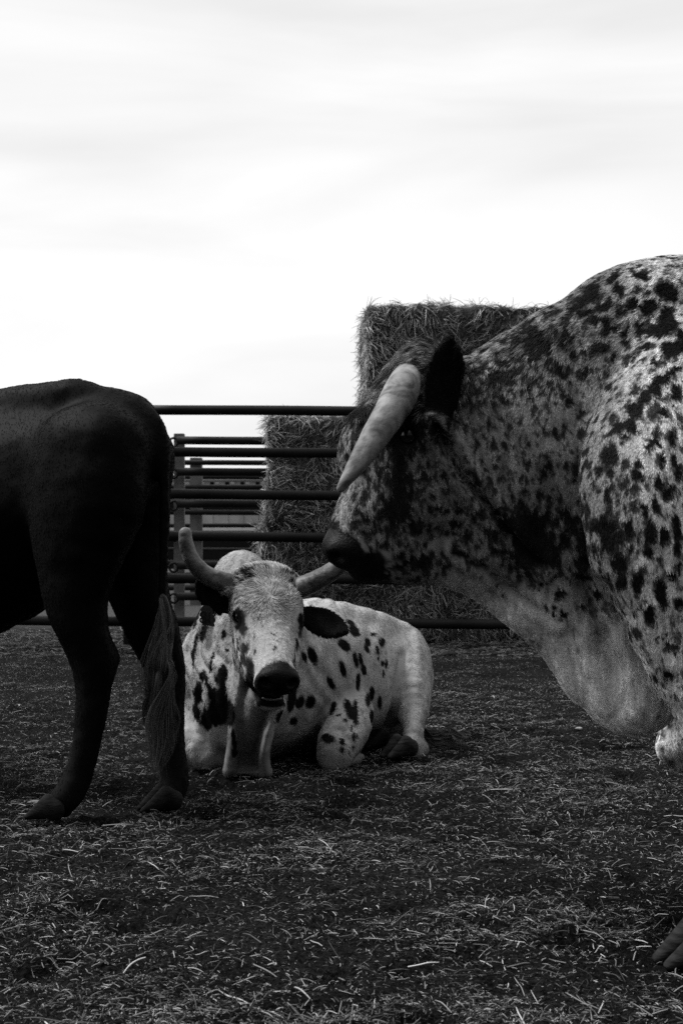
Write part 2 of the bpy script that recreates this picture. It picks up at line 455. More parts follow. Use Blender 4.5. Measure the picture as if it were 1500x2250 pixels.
# ------------------------------------------------------------------ corral panels
def panel(x0, x1, D, rails_py, rp, label, post_x, post_w, top_py, slope=.0078, rings=True, group='pipe corral panels'):
    """rails at the given heights; x0, x1, post_x in metres"""
    root = empty('corral_panel', (x0, D, 0)); tag(root, label, 'fence panel', group)
    off = np.array([-x0, -D, 0])
    for py in rails_py:
        z = CAMH - (py - HZ) * D / FOC
        xs = np.linspace(x0, x1, 14)
        path = np.stack([xs, D + 0 * xs + .006 * np.sin(xs * 1.3 + py), z - slope * (xs + 1.2) + .003 * np.sin(xs * 2.1 + py)], -1) + off
        tube('rail', path, np.full(len(xs), rp), M['pipe'], root, 20)
    for px_ in post_x:
        ztop = CAMH - (top_py - HZ) * D / FOC
        dz = .075 if D > 14 else 0
        box_mesh('post', (px_ - x0, dz + rp * 1.2, ztop / 2 - .02), (post_w, post_w * .75, ztop + .04), M['post'] if D > 14 else M['pipe'], root, .006)
        if rings:
            for py in rails_py:
                z = CAMH - (py - HZ) * D / FOC
                a = np.linspace(0, 2 * np.pi, 17)
                ring = np.stack([px_ - x0 - post_w * .45 + .045 * np.cos(a), np.full_like(a, dz - post_w * .3 - .02), z - .02 + .05 * np.sin(a)], -1)
                tube('chain_ring', ring, np.full(len(a), .013), M['pipe'], root, 8)
    return root
R1 = [901, 993, 1086, 1179, 1271, 1366]
panel(-1.66, 1.98, 11.8, R1, .041, 'nearest pipe rail panel, running between the black animal and the hay behind the lying bull', [-1.63, 1.95], .09, 885, rings=False)
panel(-5.4, -1.74, 11.83, R1, .041, 'pipe rail panel seen low down under the belly of the black animal', [-5.36, -1.77], .09, 885, rings=False)
panel(2.06, 5.7, 11.83, R1, .041, 'pipe rail panel hidden behind the shoulder of the large spotted bull', [2.1, 5.66], .09, 885, rings=False)
R2 = [968, 1037, 1107, 1175, 1243, 1311]
panel(-1.80, 1.9, 15.6, R2, .045, 'second pipe panel back, with grey post carrying chain rings beside the black rump', [-1.79], .115, 951, .002)
panel(-5.7, -1.95, 15.6, R2, .045, 'pipe panel of the second row, mostly hidden by the black animal', [-5.6], .115, 951, .002)
R3 = [1017, 1071, 1126, 1181, 1237, 1292]
panel(-3.6, 1.5, 19.7, R3, .036, 'third pipe panel back, with a broad pale post rising between its rails', [-2.02], .165, 1005, .002, rings=False)
R4 = [1049, 1102, 1155, 1208, 1262]
panel(-4.0, 2.0, 23.0, R4, .034, 'farthest low pipe panel in front of the pale stock trailer', [-3.9, 1.9], .08, 1044, .001, rings=False)

# ------------------------------------------------------------------ stock trailer far behind
M['alu'] = noisy(mat_new('trailer_skin', .5, .3), .42, .58, 3, 4)
M['alu2'] = mat_new('trailer_bright', .5, .3, .85)
M['dark'] = mat_new('dark_opening', .8, .1, .012)
TD = 28.0
tr = empty('stock_trailer', (0, TD, 0)); tag(tr, 'long pale slatted stock trailer seen far back between the fence rails', 'trailer')
def zt(py): return CAMH - (py - HZ) * TD / FOC
def tb(name, xa, xb, pa, pb, m, dy=0, th=.05, bev=.005):
    return box_mesh(name, ((xa + xb) / 2, dy, (zt(pa) + zt(pb)) / 2), (xb - xa, th, abs(zt(pa) - zt(pb))), m, tr, bev)
tb('roof', -9, 4, 1051, 1056, M['alu'], 1.0, 2.2)
tb('upper_band', -9, 4, 1056, 1073, M['alu'], 0)
tb('side_wall', -9, 4, 1130, 1158, M['alu'], 0)
tb('vent_backing', -9, 4, 1073, 1130, M['dark'], .03)
tb('lower_band', -9, 4, 1158, 1166, M['alu2'], -.01)
tb('skirt', -9, 4, 1166, 1250, M['dark'], .04)
for i in range(34):
    xx = -8.8 + i * .298
    box_mesh('wall_rib', (xx, -.04, (zt(1130) + zt(1158)) / 2), (.035, .03, zt(1130) - zt(1158)), M['alu'], tr, .004)
    box_mesh('vent_slot', (xx, -.03, zt(1062)), (.085, .02, .05), M['dark'], tr, .012)
    box_mesh('vent_flap', (xx + .105, -.035, zt(1061)), (.09, .02, .05), M['alu2'], tr, .012)
for wx in (-7, -6, 1.5):
    a = np.linspace(-.12, .12, 2)
    tube('wheel', np.stack([np.full(2, wx), a - .1, np.full(2, .40)], -1), [.4, .4], M['dark'], tr, 28)

# ------------------------------------------------------------------ hay bales
M['hay_core'] = noisy(mat_new('hay_core', .9, .05), .03, .10, 40, 8, .01, 80)
def bale(x0, x1, y0, y1, z0, z1, label, seed, dens=3400, hang=.5):
    root = empty('hay_bale', ((x0 + x1) / 2, (y0 + y1) / 2, z0)); tag(root, label, 'hay bale', 'big square bales stacked behind the fence')
    c = np.array([(x0 + x1) / 2, (y0 + y1) / 2, z0]); hx, hy, hz = (x1 - x0) / 2, (y1 - y0) / 2, (z1 - z0) / 2
    # rounded box as a grid on a sphere-ish box
    def face(n, m, f):
        u, v = np.meshgrid(np.linspace(-1, 1, n), np.linspace(-1, 1, m), indexing='ij'); p = f(u, v).reshape(-1, 3)
        i = np.arange(n * m).reshape(n, m)
        return p, np.stack([i[:-1, :-1], i[1:, :-1], i[1:, 1:], i[:-1, 1:]], -1).reshape(-1, 4)
    fs = []; a = 60; o = 0; P_ = []; Q_ = []
    one = lambda u: np.ones_like(u)
    for f, flip in ((lambda u, v: np.stack([u, -one(u), v], -1), 0), (lambda u, v: np.stack([u, one(u), v], -1), 1),
              (lambda u, v: np.stack([-one(u), u, v], -1), 1), (lambda u, v: np.stack([one(u), u, v], -1), 0),
              (lambda u, v: np.stack([u, v, one(u)], -1), 0), (lambda u, v: np.stack([u, v, -one(u)], -1), 1)):
        p, q = face(a, a // 2, f)
        P_.append(p); Q_.append((q[:, ::-1] if flip else q) + o); o += len(p)
    p = np.concatenate(P_) * [hx, hy, hz]; q = np.concatenate(Q_)
    rr = .05; inner = np.clip(p, [-hx + rr, -hy + rr, -hz + rr], [hx - rr, hy - rr, hz - rr]); d = p - inner
    nn = d / (np.linalg.norm(d, axis=1, keepdims=True) + 1e-9); p = inner + nn * rr
    wn = fbm((p + seed * 3.1) / .16, seed, 3) * .035 + fbm((p + seed) / .45, seed + 9, 2) * .035
    flakes = -.03 * np.abs(np.sin((p[:, 0] + seed) * np.pi / .13)) ** 12
    p = p + nn * (wn + flakes)[:, None]; p[:, 2] += hz
    np_mesh('bale_core', p, q, M['hay_core'], root)
    area = 2 * (4 * hx * hz + 4 * hy * hz + 4 * hx * hy)
    wf = lambda cc: np.where(cc[:, 1] > hy * .8, .3, 1.0) * np.where(cc[:, 2] < .02, .1, 1.0)
    n = int(area * dens * .6)
    s, m = sample(p, q, n, wf)
    tuft = np.stack([vnoise(s / .09 + seed, seed + i) for i in range(3)], 1)
    tuft2 = np.stack([vnoise(s / .28 + seed, seed + 5 + i) for i in range(3)], 1)
    t = tuft * 1.3 + tuft2 * 1.2 + RNG.normal(0, .55, s.shape) + np.array([0, 0, -hang])
    t -= (t * m).sum(1, keepdims=True) * m * .85
    t /= np.linalg.norm(t, axis=1, keepdims=True)
    ln = (.04 + .15 * RNG.random(n) ** 2)[:, None]
    pos = np.zeros((n, 5, 3)); cur = s - m * .004; pos[:, 0] = cur
    lift = RNG.uniform(.05, .62, n)[:, None]; bend = RNG.normal(0, .35, s.shape)
    for i in range(4):
        dd = t + m * lift + bend * (i / 3); dd[:, 2] -= .12 * i; dd /= np.linalg.norm(dd, axis=1, keepdims=True)
        cur = cur + dd * ln / 4; pos[:, i + 1] = cur; lift = lift * .8
    r = RNG.uniform(.0011, .0026, n)[:, None] * np.array([1, 1, 1, .9, .4])[None]
    tone = .65 + .7 * (tuft2[:, 0] * .5 + .5)
    sh = (.13 + .70 * RNG.random(n) ** 2.6) * tone
    strands('loose_hay', pos, r, sh, M['straw'], root)
    for k_ in range(5):
        tx = -hx + hx * 2 * (k_ + .5) / 5 + .03 * math.sin(seed + k_)
        w_ = [(tx, -hy + .012, .02), (tx + .01, -hy - .012, hz * .6), (tx, -hy - .010, hz * 1.4), (tx, -hy + .012, 2 * hz - .02), (tx, -hy * .8, 2 * hz + .004), (tx, hy * .8, 2 * hz + .004), (tx, hy, 2 * hz - .03), (tx, hy, .02)]
        tube('twine', spline(w_, 40), np.full(40, .0028), M['hay_core'], root, 6)
    return root
BY = 12.35
bale(-.70, 1.64, BY, BY + 1.2, 0.0, 1.0, 'bottom hay bale at the left end of the stack, directly behind the lying bull', 3)
bale(1.70, 4.1, BY + .05, BY + 1.25, 0.0, 1.0, 'bottom hay bale at the right end, behind the hanging dewlap of the large bull', 5)
bale(-.66, 1.68, BY - .03, BY + 1.17, 1.0, 1.97, 'middle layer hay bale at the left end, just under the fence top rail', 8)
bale(1.74, 4.1, BY, BY + 1.2, 1.0, 1.97, 'middle layer hay bale hidden behind the neck of the large bull', 11)
bale(.19, 2.6, BY + .05, BY + 1.25, 1.97, 2.93, 'topmost hay bale rising behind the horned head of the large bull', 14)

# ------------------------------------------------------------------ cattle helpers
def frame(n, zd):
    n = unit(n); z = unit(np.asarray(zd) - n * np.dot(zd, n)); l = np.cross(z, n); return n, l, z
def head(B, O, n, zd, s=1.0, w=1.0, k=.03, jaw=1.0, mouth=0.0, poll=1.0, wu=1.0):
    """cattle head; O = poll on the forehead line, n towards the muzzle, zd out of the forehead"""
    n, l, z = frame(n, zd)
    X = lambda a, b, c: O + s * (a * n + b * w * l + c * z)
    U = z
    st = [(0.00, -.085, .090, .080), (.07, -.100, .124 * wu, .100), (.16, -.110, .126 * wu, .108), (.23, -.107, .110 * wu, .100), (.31, -.095, .090, .088), (.38, -.083, .076, .075), (.44, -.076, .076, .064)]
    B.chain([(X(a, 0, c), r1 * s * w, r2 * s) for a, c, r1, r2 in st], k * .8, U)
    B.blob(X(.462, 0, -.072), (.034 * s, .076 * s * w, .056 * s), .02, (n, l, z))
    B.blob(X(-.02, 0, -.055 - .03 * (1 - poll)), (.05 * s, .125 * s * w * poll, .06 * s * poll), .03, (n, l, z))
    for sg in (-1, 1):
        B.blob(X(.125, sg * .098, -.048), (.060 * s, .026 * s, .026 * s), .035, (n, l, z))         # brow
        B.blob(X(.25, sg * .072, -.10), (.10 * s, .03 * s, .025 * s), .03, (n, l, z))              # cheek bone
        B.blob(X(.185, sg * .066, -.195 * jaw), (.12 * s, .052 * s * w, .095 * s), .04, (n, l, z))  # masseter
        B.blob(X(.158, sg * .119, -.088), (.026 * s, .012 * s, .018 * s), .010, (n, l, z), sub=True)
        B.blob(X(.450, sg * .043, -.092), (.036 * s, .040 * s * w, .050 * s), .012, (n, l, z))     # broad lip pads
        B.blob(X(.468, sg * .050, -.046), (.024 * s, .022 * s, .020 * s), .012, (n, l, z))         # nostril wing
        B.blob(X(.492, sg * .050, -.052), (.032 * s, .019 * s, .018 * s), .006, (unit(n + .5 * z), l, unit(z - .5 * n)), sub=True)
        B.blob(X(.490, sg * .066, -.060), (.016 * s, .010 * s, .008 * s), .006, (n, l, z), sub=True)
    for sg in (-1, 1): B.blob(X(.285, sg * .056, -.165), (.125 * s, .044 * s * w, .072 * s), .04, (n, l, z))     # cheek
    B.blob(X(.500, 0, -.085), (.010 * s, .004 * s, .035 * s), .008, (n, l, z), sub=True)
    jo = mouth
    B.chain([(X(.16, 0, -.235 * jaw), .085 * s * w, .065 * s), (X(.29, 0, -.190 - jo * .5), .060 * s * w, .050 * s), (X(.385, 0, -.158 - jo * .85), .050 * s * w, .034 * s), (X(.435, 0, -.150 - jo), .058 * s * w, .026 * s)], k, U)
    B.blob(X(.410, 0, -.180 - jo), (.032 * s, .036 * s, .026 * s), .02, (n, l, z))
    if mouth:
        B.blob(X(.452, 0, -.150 - jo * .35), (.080 * s, .050 * s * w, .016 * s + jo * .18), .008, (n, l, z), sub=True)
    else: B.blob(X(.46, 0, -.132), (.085 * s, .10 * s * w, .004 * s), .006, (n, l, z), sub=True)
    return X, (n, l, z)
def ear(B, base, tip, facing, wd, th=.011, k=.012, cup=True):
    """leaf shaped ear; facing = direction its open side looks"""
    base = np.asarray(base); tip = np.asarray(tip); d = tip - base; Ln = np.linalg.norm(d); f = unit(facing)
    prof = [(0, .45), (.18, .78), (.42, 1.0), (.68, .93), (.88, .66), (1.0, .28)]
    pts = [(base + d * t + f * (-.012 * math.sin(t * math.pi)), max(.010, wd * r), th) for t, r in prof]
    B.chain(pts, k, f)
    if cup: B.blob(base + d * .45 + f * (th * 1.25), (Ln * .34, wd * .55, th * .75), .008, (unit(d), unit(np.cross(f, d)), f), sub=True)
    return pts
def horn(name, rows, mat, parent, n=40):
    """rows: x, y, z, radius"""
    r = spline(rows, n); rad = np.maximum(r[:, 3], .004); 
    # rounded tip
    tip = r[-1, :3]; d = unit(r[-1, :3] - r[-3, :3]); ex = []
    for a in (.35, .6, .8, .93, 1.0): ex.append(list(tip + d * rad[-1] * a) + [max(.0008, rad[-1] * math.sqrt(1 - a * a))])
    r = np.vstack([r, ex]); rad = np.concatenate([rad, [e[3] for e in ex]])
    rg = lambda t, a: .035 * np.sin(a * 2 + t * 5) + .02 * np.sin(a * 3 - t * 9) + .010 * np.sin(t * 60) + .016 * max(0, 1 - t * 2.6) * np.sin(t * 190 + np.sin(a * 2))
    return tube(name, r[:, :3], rad, mat, parent, 28, ring=rg)
def eyeball(c, r, parent):
    import bmesh
    bm = bmesh.new(); bmesh.ops.create_uvsphere(bm, u_segments=24, v_segments=16, radius=r)
    for v in bm.verts: v.co += Vector(c)
    me = bpy.data.meshes.new('eye'); bm.to_mesh(me); bm.free(); me.materials.append(M['eye'])
    for p_ in me.polygons: p_.use_smooth = True
    return link(bpy.data.objects.new('eye', me), parent)
def hoof(center, fwd, size, mat, parent, pitch=0.0, up=(0, 0, 1)):
    """cloven hoof: two claws side by side, toe towards fwd, sole at center height"""
    u = unit(up); f = unit(np.asarray(fwd, float) - u * np.dot(fwd, u)); l = np.cross(u, f); c = np.asarray(center, float)
    B = Body()
    for sg in (-1, 1):
        a = c + l * sg * .030 * size - f * .020 * size + u * .050 * size
        b2 = c + l * sg * .022 * size + f * .066 * size + u * .010 * size
        B.cone(a, b2, (.028 * size, .042 * size), (.013 * size, .010 * size), .004, u)
        B.blob(a - f * .02 * size - u * .012 * size, (.030 * size, .024 * size, .034 * size), .01, (f, l, u))
    p, q = B.mesh(.004 * size)
    p = p.copy(); h = (p - c) @ u; p -= np.outer(np.minimum(h - .002, 0), u)
    return np_mesh('hoof', p, q, mat, parent)
def project(p):
    D = p[:, 1]; return np.stack([750 + p[:, 0] * FOC / D, HZ - (p[:, 2] - CAMH) * FOC / D, D], -1)
def anchor(pts, nrm, spots):
    """find the points of the hide that the spots (px, py, rx, ry, angle) sit on"""
    vw = pts - np.array([0, 0, CAMH]); fr = (vw * nrm).sum(1) < 0
    pr = project(pts); ids = np.where(fr)[0]; pf = pr[ids]; out = []
    for sp in spots:
        x, y, rx, ry, ang = sp[:5]
        d = np.hypot(pf[:, 0] - x, pf[:, 1] - y)
        near = np.where(d < 9)[0]
        if len(near) == 0:
            near = np.array([np.argmin(d)])
            if d[near[0]] > 30: continue
        j = ids[near[np.argmin(pf[near, 2])]]
        out.append((pts[j], nrm[j], rx * pts[j][1] / FOC, ry * pts[j][1] / FOC, math.radians(ang)))
    return out
def spotfield(p, anchors, depth=2.2, warp=.0):
    """normalised elliptical distance to the nearest spot (<1 inside), metric-ish"""
    best = np.full(len(p), 9.0)
    for c, nr, rx, ry, a in anchors:
        q = p - c; m = np.abs(q).max(1) < max(rx, ry) * 3.2 + .02
        if not m.any(): continue
        q = q[m]; ca, sa = math.cos(a), math.sin(a)
        u = q[:, 0] * ca - q[:, 2] * sa; v = q[:, 0] * sa + q[:, 2] * ca
        rd = max(rx, ry) * depth + .012
        d = np.sqrt((u / rx) ** 2 + (v / ry) ** 2 + (q[:, 1] / rd) ** 2)
        best[m] = np.minimum(best[m], d)
    return best
def primdist(prs, p):
    return np.min([Body.dist(q, p) for q in prs], 0)
def near_dark(p, px, py, rx, ry, D, dr=.4):
    c = P(px, py, D); s = D / FOC
    return np.sqrt(((p[:, 0] - c[0]) / (rx * s)) ** 2 + ((p[:, 2] - c[2]) / (ry * s)) ** 2 + ((p[:, 1] - D) / dr) ** 2)

def seg_dist(p, pts, D):
    """distance on the hide to a polyline drawn at depth D (x, z plane)"""
    best = np.full(len(p), 9.0)
    for a, b_ in zip(pts[:-1], pts[1:]):
        A = P(*a, D)[[0, 2]]; Bq = P(*b_, D)[[0, 2]]; q = p[:, [0, 2]] - A; d = Bq - A; h = np.clip(q @ d / (d @ d), 0, 1)
        best = np.minimum(best, np.linalg.norm(q - h[:, None] * d, axis=1))
    return best

# ================================================================== 1. lying spotted bull
B = Body()
trunk = [(P(560, 1480, 5.62), .235, .285), (P(650, 1480, 5.76), .27, .30), (P(745, 1490, 5.98), .265, .285), (P(825, 1498, 6.22), .235, .262), (P(868, 1495, 6.42), .17, .225)]
B.chain(trunk, .08)
B.cone(P(540, 1500, 5.50), P(560, 1520, 5.6), (.215, .26), (.235, .27), .08)
B.cone(P(470, 1440, 5.52), P(485, 1590, 5.50), (.10, .13), (.12, .12), .07)                 # right shoulder
B.chain([(P(560, 1420, 5.58), .20, .20), (P(585, 1340, 5.40), .14, .16)], .07)              # neck
B.cone(P(500, 1350, 5.52), P(470, 1480, 5.50), (.095, .1), (.10, .12), .06)
B.blob(P(530, 1292, 5.72), (.125, .16, .155), .06)                                          # hump
B.chain([(P(700, 1352, 5.85), .10, .05), (P(800, 1368, 6.1), .10, .05), (P(880, 1400, 6.35), .09, .05)], .08)
B.blob(P(838, 1385, 6.1), (.05, .06, .045), .06)                                            # hook bone
# haunch and hind leg
B.chain([(P(888, 1445, 6.22), .11, .13), (P(903, 1520, 5.98), .080, .13), (P(908, 1562, 5.88), .062, .075)], .05, (0, 1, 0))
B.chain([(P(906, 1555, 5.90), .060, .07), (P(908, 1592, 5.80), .045, .052), (P(906, 1625, 5.72), .040, .045), (P(905, 1648, 5.66), .045, .040)], .02, (0, 1, 0))
B.blob(P(925, 1645, 5.72), (.032, .05, .032), .03)
B.cone(P(893, 1640, 5.66), P(880, 1650, 5.62), (.05, .035), (.045, .03), .02)
# left foreleg folded under, knee towards camera
B.chain([(P(770, 1570, 5.66), .095, .10), (P(752, 1618, 5.48), .090, .085), (P(738, 1652, 5.36), .072, .066), (P(735, 1672, 5.33), .058, .045)], .03, (0, 0, 1))
B.cone(P(745, 1674, 5.42), P(785, 1668, 5.64), (.040, .03), (.03, .026), .02)
# right foreleg
B.chain([(P(462, 1585, 5.52), .10, .10), (P(440, 1640, 5.42), .075, .07), (P(452, 1668, 5.38), .055, .045)], .03)
B.cone(P(452, 1668, 5.38), P(520, 1682, 5.45), (.04, .035), (.04, .03), .02)
# throat, dewlap
B.chain([(P(590, 1490, 5.22), .055, .10), (P(560, 1560, 5.27), .055, .10), (P(548, 1630, 5.30), .050, .08), (P(548, 1675, 5.31), .055, .06)], .03, (0, 1, 0))
B.chain([(P(535, 1470, 5.33), .03, .12), (P(518, 1560, 5.28), .024, .10), (P(513, 1640, 5.25), .024, .09), (P(508, 1690, 5.24), .027, .06)], .025, (0, 1, 0))
B.chain([(P(612, 1545, 5.22), .025, .07), (P(592, 1600, 5.22), .020, .08), (P(580, 1655, 5.23), .020, .07), (P(582, 1692, 5.24), .025, .05)], .022, (0, 1, 0))
B.cone(P(502, 1696, 5.25), P(590, 1697, 5.25), (.035, .011), (.035, .010), .02)
# head
O1 = P(588, 1258, 5.24)
X1, (n1_, l1_, z1_) = head(B, O1, (.135, -.70, -.69), (.19, -.66, .715), 1.0, .97, mouth=.078, wu=1.06)
# poll hair and horn roots
B.cone(X1(-.005, -.10, -.07), X1(.010, -.140, -.080), .036, .030, .02)
B.cone(X1(-.005, .10, -.07), X1(.010, .140, -.080), .036, .030, .02)
e1 = ear(B, P(662, 1346, 5.25), P(760, 1388, 5.18), (-.05, -1, .30), .054)
e2 = ear(B, P(506, 1340, 5.26), P(434, 1278, 5.22), (.1, -1, .25), .055)
earprs1 = [(a[0], b_[0], a[1:], b_[1:], .01, np.array([0, -1, .3]), False) for a, b_ in list(zip(e1[:-1], e1[1:])) + list(zip(e2[:-1], e2[1:]))]

def disp1(p, n):
    d = fbm(p / .09, 41, 3) * .006
    # folds running down the neck and chest
    wn = np.exp(-near_dark(p, 455, 1430, 75, 180, 5.45, .35) ** 2)
    d += wn * .008 * np.sin((p[:, 0] * 1.0 + .06 * vnoise(p / .15, 4)) / .0085 + fbm(p / .1, 6) * 2)
    rib = np.exp(-near_dark(p, 780, 1480, 120, 110, 6.05, .5) ** 2)
    d += rib * .007 * np.sin((p[:, 0] - .30 * p[:, 2] + .03 * vnoise(p / .12, 7)) / .016)
    fl = np.exp(-near_dark(p, 690, 1430, 80, 110, 5.75, .4) ** 2)
    d += fl * .006 * np.sin((p[:, 0] + .55 * p[:, 2] + .03 * vnoise(p / .1, 17)) / .011)
    gr_ = seg_dist(p, [(884, 1440), (872, 1500), (862, 1560), (850, 1600)], 5.95); d += (p[:, 1] < 6.3) * -.022 * np.exp(-(gr_ / .018) ** 2)
    return d
V1, Q1 = B.mesh(.0065, disp1, 3); N1 = vnormals(V1, Q1)
T = lambda L_: [(370 + a[0] / 2.206, 1120 + a[1] / 2.206, a[2] / 2.206, a[3] / 2.206, a[4] if len(a) > 4 else 0) for a in L_]
S1 = T([(713,708,18,40,-22),(676,708,10,27,-22),(890,530,22,10,30),(912,575,17,32,-38),(865,648,20,36,-50),(980,628,11,22,-28),(975,662,10,22,-25),(1000,588,14,8),(1047,628,17,20),
 (925,722,11,34,-12),(948,715,10,30,-12),(963,775,11,28,-12),(858,762,13,35,-15),(805,845,13,34,-22),(935,825,11,40,0),(976,905,12,32,0),(1000,898,13,34),(1043,935,11,28),(1000,992,11,30),
 (913,968,13,54,0),(872,950,17,46,-20),(783,948,14,30,18),(702,940,20,30,18),(655,940,20,30,18),(612,925,20,62,5),(620,1033,17,20),(560,1010,20,32,15),(825,977,12,4),(860,1003,15,7,15),(896,1043,7,14),
 (911,1090,8,20),(926,1083,5,10),(767,1090,30,16,8),(846,1110,11,16,-20),(850,1150,10,14,-20),(910,1140,5,10),(888,1165,5,8),(1030,675,9,20,-15),(1052,738,9,15),(1070,735,8,20),(1058,795,5,18),(1035,720,5,10),
 (155,585,17,42,14),(250,595,12,22),(285,660,10,12),(190,765,10,20),(255,765,20,28),(145,815,12,28),(130,905,20,52),(115,980,18,45),(165,1030,32,38),(200,880,26,42,-15),(172,820,14,36,-20),(225,830,16,40,-20),
 (262,850,16,52),(240,930,40,55),(210,1000,60,55),(275,980,28,60),(330,1100,9,45,-8),(335,1190,12,20),(120,640,8,60,10),(130,500,10,60,15),(210,700,8,30,10),(108,700,8,50)])
SH = T([(338,520,26,36,-10),(345,565,30,34,-25),(322,485,14,30,-10),(655,575,16,42,15),(352,660,26,30),(340,720,32,40),(372,770,34,46,-20),(392,830,20,40),(318,650,12,40),(395,690,12,12),(640,640,10,30,8),(628,700,9,50,8),(622,740,8,40),
 (385,290,42,13,-8),(400,315,30,16),(450,270,60,7),(350,320,32,12,40),(585,300,40,9,20),(620,330,34,10,35),(636,368,30,9,25),(600,345,20,8),(520,585,7,7),(520,608,10,6),(517,640,14,10),(500,655,7,6),(400,600,6,12),(428,500,6,6),(515,465,14,4,50),(436,478,8,5),(440,545,5,5),(560,700,4,4),(478,690,4,4)])
A1 = anchor(V1, N1, S1); AH = anchor(V1, N1, SH)
def shade1(p):
    w = np.stack([fbm(p / .02, 60 + i, 2) for i in range(3)], 1)
    mch = np.exp(-near_dark(p, 470, 1540, 60, 90, 5.4, .4) ** 4)[:, None]
    pw = p + w * (.004 + .012 * mch) + mch * .02 * np.stack([0 * p[:, 0], 0 * p[:, 0], fbm(p * [70, 70, 8], 77, 2)], 1)
    d = np.minimum(spotfield(pw, A1, 3.0), 9) / 1.18
    dh = spotfield(p + w * .013, AH, 1.2)
    dark = 1 - sstep(.86, 1.10, d)
    dark = np.maximum(dark, (1 - sstep(.75, 1.12, dh)) * .95)
    s = .52 * (1 + .12 * fbm(p / .05, 70, 3) + .10 * fbm(p * [90, 90, 25], 72, 2))
    # pinkish grey skin showing on haunch, freckles on forehead
    fre = cells(p + w * .004, .022, .001, .0045, 80, .6)
    mh = np.exp(-near_dark(p, 590, 1330, 90, 90, 5.1, .3) ** 2)
    s *= 1 - .50 * (1 - sstep(-.001, .002, fre)) * np.clip(mh * 1.6, .12, 1)
    s *= 1 - .42 * np.exp(-near_dark(p, 590, 1330, 55, 62, 5.1, .3) ** 2) * (.7 + .6 * fbm(p / .02, 88, 2))
    hair_hump = np.exp(-(near_dark(p, 530, 1235, 80, 65, 5.72, .35)) ** 4)
    s *= 1 - .45 * hair_hump * (.5 + .5 * fbm(p / .03, 90, 3))
    spk = cells(p, .03, .001, .007, 95, .5); mc = np.exp(-near_dark(p, 528, 1440, 34, 72, 5.1, .35) ** 4)
    dark = np.maximum(dark, mc * (1 - sstep(-.002, .003, cells(p + w * .012, .027, .006, .018, 99, .85))))
    dark = np.maximum(dark, 1 - sstep(.004, .010, primdist(earprs1, p) ))
    # muzzle leather and lips
    q = p - O1; a = q @ n1_ / 1.0; lat = q @ l1_ / 1.0; c = q @ z1_ / 1.0
    edge = .418 + .45 * lat ** 2 / .08 + .004 * vnoise(p / .01, 5) + np.clip(-c - .09, 0, 1) * -.25
    inhead = (np.abs(lat) < .13) & (c > -.30) & (c < .02)
    muz = sstep(-.006, .006, a - edge) * inhead * sstep(-.165, -.155, c)
    el = np.sqrt(((a - .168) / .052) ** 2 + ((np.abs(lat) - .10) / .040) ** 2 + ((c + .075) / .046) ** 2) + .18 * vnoise(p / .016, 61)
    muz = np.maximum(muz, 1 - sstep(.85, 1.05, el))
    lip = inhead * (a > .36) * sstep(-.226, -.218, c) * (c < -.13); muz = np.maximum(muz, lip)
    dark = np.maximum(dark, muz)
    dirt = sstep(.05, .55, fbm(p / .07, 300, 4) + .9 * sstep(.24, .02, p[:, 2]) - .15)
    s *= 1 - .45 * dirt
    s *= 1 - .62 * np.exp(-near_dark(p, 550, 1600, 64, 112, 5.26, .17) ** 4)  # darker dewlap: shade below the head painted into the coat colour
    bl = .008
    return s * (1 - dark) + bl * dark
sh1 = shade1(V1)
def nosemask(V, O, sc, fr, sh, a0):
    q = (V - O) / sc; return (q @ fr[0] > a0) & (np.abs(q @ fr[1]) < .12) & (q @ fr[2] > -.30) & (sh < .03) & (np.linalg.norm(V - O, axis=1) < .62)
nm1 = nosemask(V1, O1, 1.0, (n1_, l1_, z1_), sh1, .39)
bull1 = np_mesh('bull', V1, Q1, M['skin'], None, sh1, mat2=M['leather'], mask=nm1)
tag(bull1, 'white bull with scattered black spots lying on the ground facing the camera', 'bull')
def flow1(p, n):
    # coat runs back and down from the face; whorl on the forehead
    t = np.tile(np.array([.25, .45, -.8]), (len(p), 1))
    q = p - O1; a = q @ n1_; lat = q @ l1_; c = q @ z1_
    h = (np.abs(lat) < .16) & (a > -.1) & (a < .5) & (c > -.16) & (p[:, 1] < 5.35)
    rad = np.outer(lat, l1_) + np.outer((a - .12) * 1.0, n1_)
    rad = rad / (np.linalg.norm(rad, axis=1, keepdims=True) + .02)
    t2 = rad + .5 * np.cross(np.tile(z1_, (len(p), 1)), rad)
    t[h] = t2[h]
    t[h & (a < .12)] += -n1_ * .2
    return t
headnear1 = lambda p: sstep(.24, .08, np.linalg.norm(p - X1(.035, 0, -.06), axis=1))
def len1(p):
    q = p - O1; a = q @ n1_; lat = q @ l1_; c = q @ z1_
    h = (np.abs(lat) < .17) & (a > -.12) & (a < .22) & (c > -.14)
    nose = (np.abs(lat) < .13) & (a > .445) & (p[:, 1] < 5.2)
    el = np.sqrt(((a - .165) / .075) ** 2 + ((np.abs(lat) - .10) / .055) ** 2 + ((c + .07) / .06) ** 2)
    return np.where(nose, .0015, (.012 + .017 * headnear1(p)) * (.35 + .65 * sstep(.7, 1.2, el)))
def front_w(pt, nr, base=.45):
    pass
def wf1(c): return np.where(c[:, 1] > 6.45, .3, 1.0) * np.where(np.abs((c - O1) @ n1_ - .2) < .3, np.where(np.linalg.norm(c - O1, axis=1) < .5, 2.2, 1), 1)
headnear1 = lambda p: sstep(.24, .08, np.linalg.norm(p - X1(.035, 0, -.06), axis=1))
